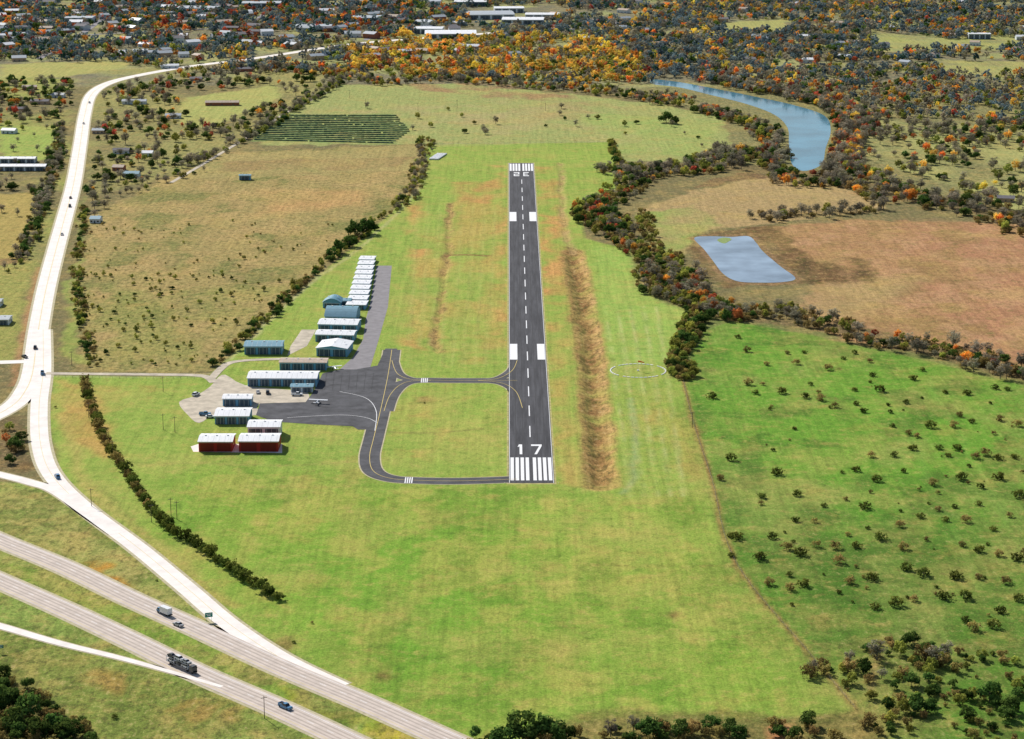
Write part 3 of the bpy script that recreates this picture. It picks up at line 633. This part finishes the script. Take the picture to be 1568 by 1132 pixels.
lf=fill([GL([(0,655),(38,650),(42,690),(30,715),(0,718)])],8,.35,20); scatter("roadside_trees",lf,{'oak':.3,'brown':.4,'rust':.1,'olive':.2},.5,.85)
lf=fill([GL([(700,1118),(760,1128),(1330,1105),(1345,1160),(700,1160)])],6,.44,16); scatter("creekside_scrub",lf,{'brown':.65,'oak':.35},.4,.8)
lf=fill([GL([(1250,1020),(1350,975),(1560,1010),(1620,1160),(1360,1150),(1320,1080)])],6,.50,14); scatter("creekside_scrub",lf,{'brown':.4,'oak':.35,'olive':.25},.25,.7)
lf=fill([GL([(-80,1035),(30,1040),(60,1060),(100,1095),(150,1120),(150,1160),(-80,1180)])],5.5,.34,14); scatter("creekside_scrub",lf,{'brown':.6,'oak':.4},.35,.85)
def tree(u,v,key,name,s=1.0):
    me=random.choice(forms(key))[1]
    place(name,me,(*G(u,v),0),random.uniform(0,6.28),(s*random.uniform(.9,1.1),s*random.uniform(.9,1.1),s*random.uniform(.85,1.1)))
for u,v,s in ((545,362,1.6),(562,358,1.4),(520,388,1.3),(536,378,1.2),(508,395,.9),(1020,188,1.6),(1032,190,1.2),(800,1135,1.35),(835,1132,1.3),(770,1142,1.0),(855,1140,.9),
              (10,1085,1.2),(45,1100,1.1),(85,1118,1.0),(20,1120,1.2),(60,1130,1.1),(0,1060,.9),(1000,1130,1.0),(1040,1128,.9),(1400,1090,.95),(1515,1075,1.0),(1545,1090,.8),(1360,1085,.6),(1480,1072,.6)): tree(u,v,'oak',"live_oak_tree",s)
for u,v,s in ((1342,1010,.9),(1430,1018,.85),(1300,1020,.6),(1450,1010,.7),(1245,1030,.6),(935,1128,.7),(970,1122,.7),(1290,325,1.2),(1270,335,1.0),(740,202,.8),(1135,260,1.1),(1120,250,1.1),(1560,320,.9),(1350,1040,.5),(1460,530,1.1)): tree(u,v,'grey',"bare_pecan_tree",s)
for u,v,s in ((1240,1038,1.0),(1262,1032,.8),(1300,1028,1.0),(1415,1012,1.2),(1440,1020,1.1),(1465,1030,.8),(1330,1045,.7),(1260,1022,.7),(1010,1122,1.0),(1060,1125,1.0),(1570,850,.6)): tree(u,v,'brown',"leafless_shrub",s)
rowp=resample(smooth(GL([(130,588),(137,620),(152,660),(175,700),(200,738),(228,778),(262,815),(310,845),(360,880),(400,905),(432,922)]),8),7.2)
RT=[make_tree("row_tree",'row',5.4,3.4,650,.45,.05,seed=40+i) for i in range(3)]; RB=[make_tree("row_tree_brown",'brown',5.4,3.2,650,.42,.05,seed=44+i) for i in range(2)]
for i,p in enumerate(rowp):
    f_=i/len(rowp); me=random.choice(RB if random.random()<(.75-f_) else RT)
    s=random.uniform(.85,1.25); place("young_oak_tree",me,(p.x+random.uniform(-.8,.8),p.y+random.uniform(-1,1),0),random.uniform(0,6),(s,s,s*random.uniform(.8,1.1)))
SH=[make_tree("mesquite_shrub",'row',2.8,2.4,300,.34,.02,seed=50+i) for i in range(4)]+[make_tree("mesquite_shrub_brown",'brown',2.8,2.3,300,.3,.02,True,seed=55+i,limbs=6) for i in range(2)]
for u,v in [(1086,610),(1100,735),(1118,706),(1130,520),(1143,540),(1170,590),(1155,605),(1145,590),(1175,562),(1205,540),(1235,543),(1220,558),(1270,565),(1243,590),(1250,600),(1200,600),(1230,612),(1255,615),(1290,550),(1330,555),(1310,540),(1335,575),(1310,598),(1278,625),(1310,618),(1325,632),(1345,600),(1385,620),(1360,630),(1400,580),(1410,567),(1445,600),(1480,605),(1470,640),(1490,648),(1530,645),(1555,650),(1365,655),(1390,665),(1425,655),(1403,672),(1460,655),(1370,697),(1400,690),(1440,688),(1450,700),(1465,690),(1495,705),(1510,695),(1530,705),(1555,700),(1335,700),(1310,720),(1345,735),(1385,725),(1430,740),(1475,735),(1500,745),(1530,735),(1190,725),(1170,760),(1220,758),(1165,775),(1260,778),(1295,765),(1325,780),(1375,805),(1410,795),(1440,780),(1460,775),(1500,775),(1450,800),(1480,800),(1520,810),(1545,790),(1180,822),(1215,800),(1245,803),(1297,820),(1310,842),(1280,838),(1250,838),(1350,828),(1380,843),(1420,828),(1470,838),(1500,848),(1530,853),(1205,842),(1225,848),(1165,858),(1180,898),(1208,905),(1232,896),(1210,882),(1285,865),(1300,893),(1335,888),(1385,873),(1415,883),(1465,888),(1500,888),(1540,893),(1340,933),(1375,928),(1400,923),(1450,918),(1475,918),(1530,938),(1520,958),(1490,963),(1560,860),(1560,760),(1520,668),(1560,920),(1125,825),(1120,855),(1545,600),(1520,595),(1480,955)]:
    s=random.uniform(.75,1.55); place("mesquite_shrub",random.choice(SH),(*G(u+random.uniform(-3,3),v+random.uniform(-3,3)),0),random.uniform(0,6),(s*1.1,s,s*.9))
for _ in range(60):
    u=random.uniform(1150,1565); v=random.uniform(560,950)
    if v>510+(u-1075)*.2+20: s=random.uniform(.2,.7); place("mesquite_shrub",random.choice(SH),(*G(u,v),0),random.uniform(0,6),s)
for u,v,s in ((85,625,.5),(478,955,.4),(450,985,.4),(175,1100,.7),(235,790,.3),(325,640,.5),(240,890,.3),(1118,822,.8),(650,618,.3)): place("mesquite_shrub",random.choice(SH),(*G(u,v),0),0,s)
# ---------------------------------------------------------------- crop rows
mb=MB(); M_crop=mat("crop_foliage",lin(58,90,64),.9,.45,.8)
q0,q1,q2,q3=Vector(G(388,216)),Vector(G(437,176)),Vector(G(606,176)),Vector(G(628,201))
NR=15; Bq=Vector(G(600,221))
for i in range(NR):
    t=(i+.5)/NR; a=q0.lerp(q1,t); e=(Bq.lerp(q3,t/.45) if t<.45 else q3.lerp(q2,(t-.45)/.55))
    seg=60; d=(e-a)/seg
    for j in range(seg):
        if random.random()<.02: continue
        p=a+d*j; p2=a+d*(j+.98); w_=random.uniform(1.3,1.7); h_=random.uniform(.8,1.2); nrm=Vector((-d.y,d.x)).normalized()*w_
        vs=[(*(p-nrm),.02),(*(p2-nrm),.02),(*(p2-nrm*.5),h_),(*(p-nrm*.5),h_),(*(p+nrm*.5),h_),(*(p2+nrm*.5),h_),(*(p2+nrm),.02),(*(p+nrm),.02)]
        mb.add(vs,[(0,1,2,3),(3,2,5,4),(4,5,6,7),(0,3,4,7),(1,6,5,2)],0)
mb.obj("crop_rows",[M_crop])
# ---------------------------------------------------------------- buildings
M_rw=mat("white_metal_roof",(.80,.81,.82),.5,.1,.4,stretch=(3,.2,1)); M_rb=mat("blue_metal_roof",lin(100,148,166),.5,.14,.4); M_rg=mat("grey_metal_roof",lin(164,172,178),.6,.15,.4); M_rt=mat("tan_metal_roof",lin(184,164,144),.7,.25,.4)
M_rs=mat("shingle_roof",lin(124,120,122),.9,.25,1.); M_wb=mat("blue_metal_wall",lin(110,165,195),.6,.1,1.); M_ww=mat("white_metal_wall",lin(215,222,226),.6,.06,1.); M_wr=mat("red_metal_wall",lin(176,44,36),.6,.12,.8,stretch=(4,4,.1)); M_wt=mat("tan_wall",lin(200,172,142),.8,.1,1.); M_wbr=mat("brick_wall",lin(165,106,84),.9,.2,2.)
M_dk=mat("door_dark",(.07,.10,.13),.5); M_dr=mat("red_door",lin(130,30,26),.5); M_gl=mat("window_glass",(.03,.04,.05),.15,.1,1,spec=.6); M_trim=mat("trim_white",(.75,.75,.74),.6,.05,1); M_seam=mat("roof_seam",(.45,.47,.50),.6)
def building(name,u,v,w,d,h,roof,wall,ridge='x',pitch=.16,doors=3,rz=0.0,arch=False,house=False,world=None,door=None):
    p=world if world else G(u,v); mb=MB(); rh=(d if ridge=='x' else w)/2*pitch*(1 if not arch else 1.6)
    x0,x1,y0,y1=-w/2,w/2,0,d; e=.5; t=.18
    mb.add([(x0,y0,0),(x1,y0,0),(x1,y0,h),(x0,y0,h)],[(0,1,2,3)],1); mb.add([(x1,y1,0),(x0,y1,0),(x0,y1,h),(x1,y1,h)],[(0,1,2,3)],1)
    mb.add([(x0,y1,0),(x0,y0,0),(x0,y0,h),(x0,y1,h)],[(0,1,2,3)],1); mb.add([(x1,y0,0),(x1,y1,0),(x1,y1,h),(x1,y0,h)],[(0,1,2,3)],1)
    ns=10 if arch else 2
    def prof(k): return rh*(math.sin(math.pi*k) if arch else 1-abs(2*k-1))
    W_=(d if ridge=='x' else w)
    pr=[(-e+(W_+2*e)*i/ns, h+prof(i/ns)) for i in range(ns+1)]
    lo,hi=(x0-e,x1+e) if ridge=='x' else (y0-e,y1+e)
    for s0,s1 in zip(pr[:-1],pr[1:]):
        def pt(a,z,l): return (l,y0+a,z) if ridge=='x' else (x0+a,l,z)
        vs=[pt(s0[0],s0[1]+.02,lo),pt(s1[0],s1[1]+.02,lo),pt(s1[0],s1[1]+.02,hi),pt(s0[0],s0[1]+.02,hi),pt(s0[0],s0[1]+t,lo),pt(s1[0],s1[1]+t,lo),pt(s1[0],s1[1]+t,hi),pt(s0[0],s0[1]+t,hi)]
        mb.add(vs,[(0,1,2,3),(7,6,5,4),(0,4,5,1),(1,5,6,2),(2,6,7,3),(3,7,4,0)],0)
    for l in ((x0,x1) if ridge=='x' else (y0,y1)):
        mb.add([((l,y0+k/ns*W_,h+prof(k/ns)*.97) if ridge=='x' else (x0+k/ns*W_,l,h+prof(k/ns)*.97)) for k in range(ns+1)],[tuple(range(ns+1))],1)
    if not house:
        dw=w/doors
        for i in range(doors):
            cx=x0+dw*(i+.5); mb.box(cx,-.04,h*.43,dw*.8,.1,h*.84,2)
            for j in range(3): mb.box(cx-dw*.3+j*dw*.3,-.10,h*.43,.12,.06,h*.82,2 if door else 3)
        mb.box(0,-.05,h*.93,w+.1,.12,.25,3)
        for sx in (x0,x1):
            mb.box(sx+(-.04 if sx<0 else .04),d*.7,1.1,.08,1.1,2.1,2); mb.box(sx+(-.04 if sx<0 else .04),d*.35,h*.6,.08,2,1,4)
        for i in range(int(w/8)+1): mb.box(x0+w*(i+.5)/(int(w/8)+1),y0+d/2,h+rh+.3,.9,.9,.35,3)
        if w<60:
            k=x0+1.5
            while k<x1 and ridge=='x' and not arch:
                mb.add([(k,y0-e,h+t+.012),(k+.12,y0-e,h+t+.012),(k+.12,y0+d/2,h+rh+t+.012),(k,y0+d/2,h+rh+t+.012)],[(0,1,2,3)],5)
                mb.add([(k,y0+d/2,h+rh+t+.012),(k+.12,y0+d/2,h+rh+t+.012),(k+.12,y1+e,h+t+.012),(k,y1+e,h+t+.012)],[(0,1,2,3)],5); k+=3.0
    else:
        mb.box(0,-.04,1.05,1.1,.08,2.1,2)
        for cx in (-w*.33,w*.33):
            mb.box(cx,-.04,1.5,1.6,.08,1.2,4); mb.box(cx,-.03,.85,1.8,.12,.12,3)
        mb.box(w*.25,d*.6,h+rh*.9,.8,.8,1.5,1)
    return mb.obj(name,[roof,wall,door or M_dk,M_trim,M_gl,M_seam],(p[0],p[1],.03),rz)
building("red_hangar",330,692,17.5,15,5.4,M_rw,M_wr,doors=2,door=M_dr)
building("red_hangar",396,692,20.5,15,5.6,M_rw,M_wr,doors=2,door=M_dr)
building("white_hangar",404,672,17,14,6.4,M_rw,M_ww,doors=2)
building("white_hangar",355,650,18.5,17,4.6,M_rw,M_wb,doors=3)
building("white_hangar",363,622,16,10,4.2,M_rw,M_wb,doors=2)
building("long_hangar",432,592,40,17,4.8,M_rw,M_wb,doors=6,rz=-.02)
building("airport_office",462,601,12.5,7,3.2,M_rb,M_ww,doors=2)
building("tan_roof_hangar",464,567,28,11,4.6,M_rt,M_wb,doors=4,rz=-.03)
building("blue_hangar",403,543,23,15,5,M_rb,M_wb,doors=3)
building("white_hangar",508,546,19,20,5,M_rw,M_wb,'y',doors=2,rz=-.12)
building("white_hangar",512,524,24,13,4.6,M_rw,M_wb,doors=3,rz=-.1)
building("white_hangar",517,509,25,16,5,M_rw,M_wb,doors=3,rz=-.1)
building("round_roof_hangar",521,495,20,22,4.2,M_rb,M_wb,'x',.25,2,-.08,True)
building("round_roof_hangar",508,472,12,12,3.6,M_rb,M_wb,'y',.3,1,-.1,True)
building("shade_shelter",523,469,12,8,3.6,M_rb,M_ww,doors=1)
a=Vector(G(545,474)); b_=Vector(G(561,404)); K=10
for i in range(K):
    p=a.lerp(b_,i/(K-1)); building("t_hangar",0,0,12.8-.25*i,12.5,3.1,M_rw,M_wb,'x',.05,1,world=(p.x,p.y),rz=-.08)
building("storage_building",375,276,10,6,4,M_rb,M_wb,doors=1)
building("white_warehouse",30,262,46,14,4,M_rw,M_ww,doors=5); building("white_warehouse",20,250,40,12,4,M_rw,M_ww,doors=5)
building("storage_building",5,498,7,12,3.5,M_rg,M_ww,doors=1); building("storage_building",-8,470,8,9,3.5,M_rg,M_ww,doors=1)
for u,v,w,rf,wl in ((60,160,20,M_rs,M_wt),(45,138,16,M_rt,M_wbr),(85,150,18,M_rg,M_ww),(30,172,14,M_rs,M_wt),(205,160,26,M_rg,M_ww),(340,162,36,M_rt,M_wbr),(375,110,20,M_rs,M_wbr),(185,236,15,M_rs,M_ww),(200,272,14,M_rb,M_ww),(265,182,16,M_rg,M_ww),(145,342,8,M_rb,M_ww),(225,240,10,M_rw,M_ww),(300,125,14,M_rs,M_wt),(420,105,16,M_rs,M_wbr),(150,205,12,M_rg,M_wt),(180,262,10,M_rt,M_wbr),(1540,310,14,M_rs,M_wt),(260,105,22,M_rw,M_ww),(12,205,14,M_rw,M_ww)):
    building("house",u,v,w,9,3.2,rf,wl,'x',.4,house=True,rz=random.uniform(-.2,.2))
R2=random.Random(5)
for i in range(190):
    u=R2.uniform(-20,720); v=R2.uniform(-25,95); g=G(u,v)
    if ldist(RL,np.array([g[0]]),np.array([g[1]]))[0]<22 or ldist(RL,np.array([g[0]]),np.array([g[1]+35]))[0]<25: continue
    building("house",u,v,R2.uniform(12,24),R2.uniform(10,15),R2.uniform(3.6,6.5),R2.choice([M_rs,M_rg,M_rs,M_rt,M_rg,M_rw]),R2.choice([M_wt,M_ww,M_wbr]),'x',.4,house=True,rz=R2.uniform(-.8,.8))
for i in range(60):
    u=R2.uniform(760,1600); v=R2.uniform(-15,110); building("house",u,v,R2.uniform(12,20),10,4.5,R2.choice([M_rs,M_rg,M_rw,M_rt]),R2.choice([M_wt,M_ww]),'x',.4,house=True,rz=R2.uniform(-.8,.8))
for u,v,w,d in ((752,30,70,60),(800,38,60,40),(690,60,70,50),(655,52,40,30),(830,30,50,30),(780,20,45,30),(720,10,50,30),(480,48,50,30),(560,35,40,40),(300,20,60,40),(120,35,40,30),(1500,60,30,15),(400,12,60,35)):
    building("commercial_building",u,v,w,d,7,M_rw if R2.random()<.6 else M_rg,M_ww,'x',.05,4,R2.uniform(-.1,.1))
mb=MB()
for i in range(6): mb.tube((i*1.6-4,0,.7),(i*1.6-2,34,.7),.7,.7,8,0,True)
mb.obj("pipe_stack",[M_rw],(*G(664,245),0),-.15)
# ---------------------------------------------------------------- vehicles
def paintm(n,c): return mat(n,c,.35,.04,2,spec=.6)
CP={'white':paintm("car_paint_white",(.75,.76,.77)),'blue':paintm("car_paint_blue",lin(70,130,170)),'dark':paintm("car_paint_dark",(.04,.045,.05)),'red':paintm("car_paint_red",(.35,.04,.03)),'silver':paintm("car_paint_silver",(.4,.42,.44))}
M_ty=mat("tyre_rubber",(.02,.02,.02),.9); M_lt=mat("lamp_lens",(.7,.65,.5),.2); M_tail=mat("tail_lamp",(.35,.02,.02),.3)
def car_geo(mb,x,y,z,kind='sedan',L_=4.6,mi=0):
    def prism(prof,w0,w1,mi_):
        n=len(prof); zs=[p[1] for p in prof]; a,b_=min(zs),max(zs)
        vs=[]
        for s in (-1,1):
            for px,pz in prof:
                k=(pz-a)/(b_-a); vs.append((x+px,y+s*(w0+(w1-w0)*k),z+pz))
        fs=[tuple(range(n-1,-1,-1)),tuple(range(n,2*n))]+[(i,(i+1)%n,n+(i+1)%n,n+i) for i in range(n)]
        mb.add(vs,fs,mi_)
    h=L_/2
    hz=.95 if kind=='sedan' else 1.15
    prism([(-h,.4),(-h+.1,.28),(h-.1,.28),(h,.42),(h-.03,.75),(h-.25,hz-.1),(-h+.25,hz),(-h,.85)],.92,.86,mi)
    if kind=='sedan': prism([(-1.65,hz-.02),(1.2,hz-.12),(.45,1.42),(-1.0,1.44)],.84,.64,1); prism([(-.95,1.43),(.42,1.41),(.3,1.47),(-.85,1.48)],.64,.6,mi)
    elif kind=='suv': prism([(-2.1,hz-.02),(1.3,hz-.12),(.6,1.72),(-1.85,1.75)],.86,.72,1); prism([(-1.8,1.74),(.58,1.71),(.4,1.79),(-1.7,1.82)],.73,.68,mi)
    else:
        prism([(-.6,hz-.02),(1.5,hz-.12),(.95,1.78),(-.45,1.8)],.86,.72,1); prism([(-.42,1.79),(.92,1.77),(.8,1.84),(-.35,1.86)],.73,.68,mi)
        mb.box(x-h+1.1,y,z+hz+.02,1.7,1.4,.03,2)
        for s in (-1,1): mb.box(x-h+1.1,y+s*.82,z+hz+.12,2.0,.12,.26,mi)
        mb.box(x-h+.12,y,z+hz+.12,.1,1.6,.26,mi)
    for sx in (-h+.95,h-.95):
        for s in (-1,1): mb.tube((x+sx,y+s*.72,z+.34),(x+sx,y+s*.96,z+.34),.34,.34,10,2,True)
    for s in (-1,1): mb.box(x+h-.04,y+s*.6,z+.68,.1,.4,.18,3); mb.box(x-h+.03,y+s*.65,z+.75,.1,.3,.18,4)
def head(u,v,u2,v2):
    a=Vector(G(u,v)); b_=Vector(G(u2,v2)); d=b_-a; return math.atan2(d.y,d.x)
def car(u,v,u2,v2,col='white',kind='sedan',z=.2):
    mb=MB(); L_={'sedan':4.6,'suv':4.9,'pickup':5.8}[kind]; car_geo(mb,0,0,0,kind,L_); nm={'sedan':"car",'suv':"suv_car",'pickup':"pickup_truck"}[kind]
    o=mb.obj(nm,[CP[col],M_gl,M_ty,M_lt,M_tail],(*G(u,v),z),head(u,v,u2,v2)); o.scale=(1.15,1.15,1.15)
for c_ in ((107,317,104,330,'dark','suv'),(108,304,112,290,'dark','sedan'),(137,158,134,175,'silver','sedan'),(54,534,56,520,'dark','suv'),(65,573,66,560,'blue','pickup'),(88,732,82,724,'blue','suv'),(38,548,50,553,'dark','sedan'),
          (273,959,250,949,'silver','sedan'),(437,1085,455,1093,'blue','pickup'),(314,636,330,636,'blue','pickup'),(322,640,338,640,'white','sedan'),(395,602,395,590,'white','sedan'),(410,603,410,592,'dark','suv'),(455,606,470,606,'white','pickup'),(300,606,315,600,'white','suv'),(128,190,130,180,'white','sedan'),(95,360,99,345,'white','sedan')): car(*c_)
mb=MB(); mb.box(-1.0,0,2.1,5.6,2.4,2.6,0); mb.box(-1,0,.65,7,1.9,.25,2); mb.box(2.9,0,1.45,1.7,2.2,1.6,5,taper=.88); mb.box(3.0,0,1.85,1.55,2.22,.55,1,taper=.93); mb.box(4.0,0,.95,.8,2.0,.7,5)
for sx in (-2.6,3.2):
    for s in (-1,1): mb.tube((sx,s*.85,.48),(sx,s*1.15,.48),.48,.48,10,2,True)
mb.obj("box_truck",[CP['white'],M_gl,M_ty,M_lt,M_tail,CP['blue']],(*G(252,941),.2),head(252,941,235,934))
mb=MB(); mb.box(7.9,0,1.9,2.2,2.4,2.4,5,taper=.9); mb.box(8.3,0,2.35,1.9,2.3,.7,1,taper=.92); mb.box(7.2,0,.8,4.6,1.4,.3,2)
for z in (1.0,3.0): mb.box(-1,0,z,14,2.3,.14,6)
for sx in (-7.8,-4.4,-1,2.4,5.8):
    for s in (-1,1): mb.tube((sx,s*1.15,.9),(sx,s*1.15,3.4),.09,.09,5,6)
for i,cx in enumerate((-5.6,-.9,3.6)): car_geo(mb,cx,0,1.0,'sedan',4.4,(0,5,0)[i]); car_geo(mb,cx+.2,0,3.0,'suv' if i==1 else 'sedan',4.4,(5,0,6)[i])
for sx in (-5.5,-4.3,5.4,8.6):
    for s in (-1,1): mb.tube((sx,s*.8,.5),(sx,s*1.15,.5),.5,.5,10,2,True)
mb.obj("car_hauler_truck",[CP['white'],M_gl,M_ty,M_lt,M_tail,CP['dark'],CP['silver']],(*G(277,1023),.2),head(277,1023,305,1035))
def plane(u,v,rz,s=1.0):
    mb=MB(); st_=[(-4.2,.12,1.3),(-2.2,.35,1.25),(-.3,.6,1.25),(1.2,.62,1.25),(2.4,.5,1.15),(3.1,.2,1.1)]
    for a,b_ in zip(st_[:-1],st_[1:]): mb.tube((a[0],0,a[2]),(b_[0],0,b_[2]),a[1],b_[1],10,0,True)
    mb.box(.6,0,1.98,1.6,11,.14,0); mb.box(-3.8,0,1.45,.9,3.4,.08,0)
    mb.add([(-4.4,.05,1.4),(-3.2,.05,1.4),(-3.9,.05,2.9),(-4.5,.05,2.9),(-4.4,-.05,1.4),(-3.2,-.05,1.4),(-3.9,-.05,2.9),(-4.5,-.05,2.9)],[(0,1,2,3),(7,6,5,4),(0,4,5,1),(1,5,6,2),(2,6,7,3),(3,7,4,0)],1)
    mb.box(1.1,0,1.65,1.1,1.05,.45,2,taper=.85); mb.box(3.15,0,1.1,.05,.14,1.9,3)
    for p,q_ in (((2.4,0,1),(2.5,0,.25)),((.4,.5,1),(.3,1.2,.25)),((.4,-.5,1),(.3,-1.2,.25))): mb.tube(p,q_,.05,.04,5,3); mb.tube((q_[0],q_[1]-.08,.25),(q_[0],q_[1]+.08,.25),.24,.24,10,3,True)
    for s_ in (-1,1): mb.tube((.6,s_*.5,1.1),(.6,s_*2.6,1.92),.05,.05,5,0)
    o=mb.obj("light_aircraft",[CP['white'],CP['blue'],M_gl,M_ty],(*G(u,v),.08),rz); o.scale=(s,s,s)
plane(487,618,1.4,1.0); plane(512,566,2.0,.9)
# ---------------------------------------------------------------- poles, sign, fences
def pole(u,v,h=9,name="utility_pole",r=.16):
    mb=MB(); mb.tube((0,0,0),(0,0,h),r,r*.7,7,0); mb.box(0,0,h-.8,2.4,.14,.16,0)
    for x in (-1,-.4,.4,1): mb.tube((x,0,h-.72),(x,0,h-.5),.05,.04,6,1)
    mb.obj(name,[M_pole,M_trim],(*G(u,v),0),.4)
for u,v in ((262,790),(271,795),(232,800),(250,658),(268,662),(173,700),(405,1100),(250,600),(120,470),(136,640),(535,150),(640,170),(700,166),(835,170),(560,165),(140,775),(1060,655),(110,560)): pole(u,v)
def sign(u,v,w=3.2,h=2.0):
    mb=MB()
    for s in (-1,1): mb.tube((s*w*.35,0,0),(s*w*.35,0,2+h),.06,.06,6,0)
    mb.box(0,-.1,2+h/2,w,.06,h,1); mb.box(0,-.14,2+h/2+.35,w*.7,.02,.25,2); mb.box(0,-.14,2+h/2-.3,w*.5,.02,.25,2)
    mb.obj("road_sign",[M_met,mat("sign_green",lin(20,130,110),.5),M_white],(*G(u,v),0),.3)
sign(320,952); sign(2,1000,2,1.4)
def fence(name,pts,step=5,h=1.3):
    s=resample(smooth(GL(pts),6),step); mb=MB()
    for p in s: mb.tube((p.x,p.y,0),(p.x,p.y,h),.07,.06,4,0)
    for z in (.5,.9,h-.08):
        for a,b_ in zip(s[:-1],s[1:]): mb.tube((a.x,a.y,z),(b_.x,b_.y,z),.02,.02,3,1)
    mb.obj(name,[M_pole,M_met])
fence("wire_fence",[(1045,578),(1062,650),(1090,735),(1125,860),(1240,1003),(1315,1092)])
fence("wire_fence",[(655,222),(800,220),(935,219)]); fence("wire_fence",[(70,578),(200,580),(310,580)],4)
mb=MB(); y=yN
while y<yF:
    for xx in (xl(y)-2,xl(y)+W+2): mb.tube((xx,y,0),(xx,y,.45),.12,.1,6,0,True)
    y+=60
mb.obj("runway_edge_lights",[M_trim])
# ---------------------------------------------------------------- light
el=math.radians(38); az=math.radians(-33)
w=bpy.data.worlds.new("World"); scene.world=w; w.use_nodes=True; nt=w.node_tree
sk=nt.nodes.new("ShaderNodeTexSky"); sk.sky_type='NISHITA'; sk.sun_disc=False; sk.sun_elevation=el; sk.sun_rotation=az%(2*math.pi)
nt.links.new(sk.outputs[0],nt.nodes["Background"].inputs[0]); nt.nodes["Background"].inputs[1].default_value=.09
sd=bpy.data.lights.new("sun",'SUN'); sd.energy=5.0; sd.angle=math.radians(.5); sd.color=(1,.955,.89)
so=bpy.data.objects.new("sun",sd); scene.collection.objects.link(so)
dv=Vector((math.sin(az)*math.cos(el),math.cos(az)*math.cos(el),math.sin(el))); so.rotation_euler=dv.to_track_quat('Z','Y').to_euler(); so.location=(0,1500,600)
cam=bpy.data.cameras.new("camera"); co=bpy.data.objects.new("camera",cam); scene.collection.objects.link(co)
co.location=(0,0,H); co.rotation_euler=(math.pi/2-PITCH,0,0); cam.sensor_width=36; cam.lens=36*F/1568; cam.clip_end=40000; cam.clip_start=1
scene.camera=co
scene.view_settings.view_transform='Standard'; scene.view_settings.look='None'; scene.view_settings.exposure=0
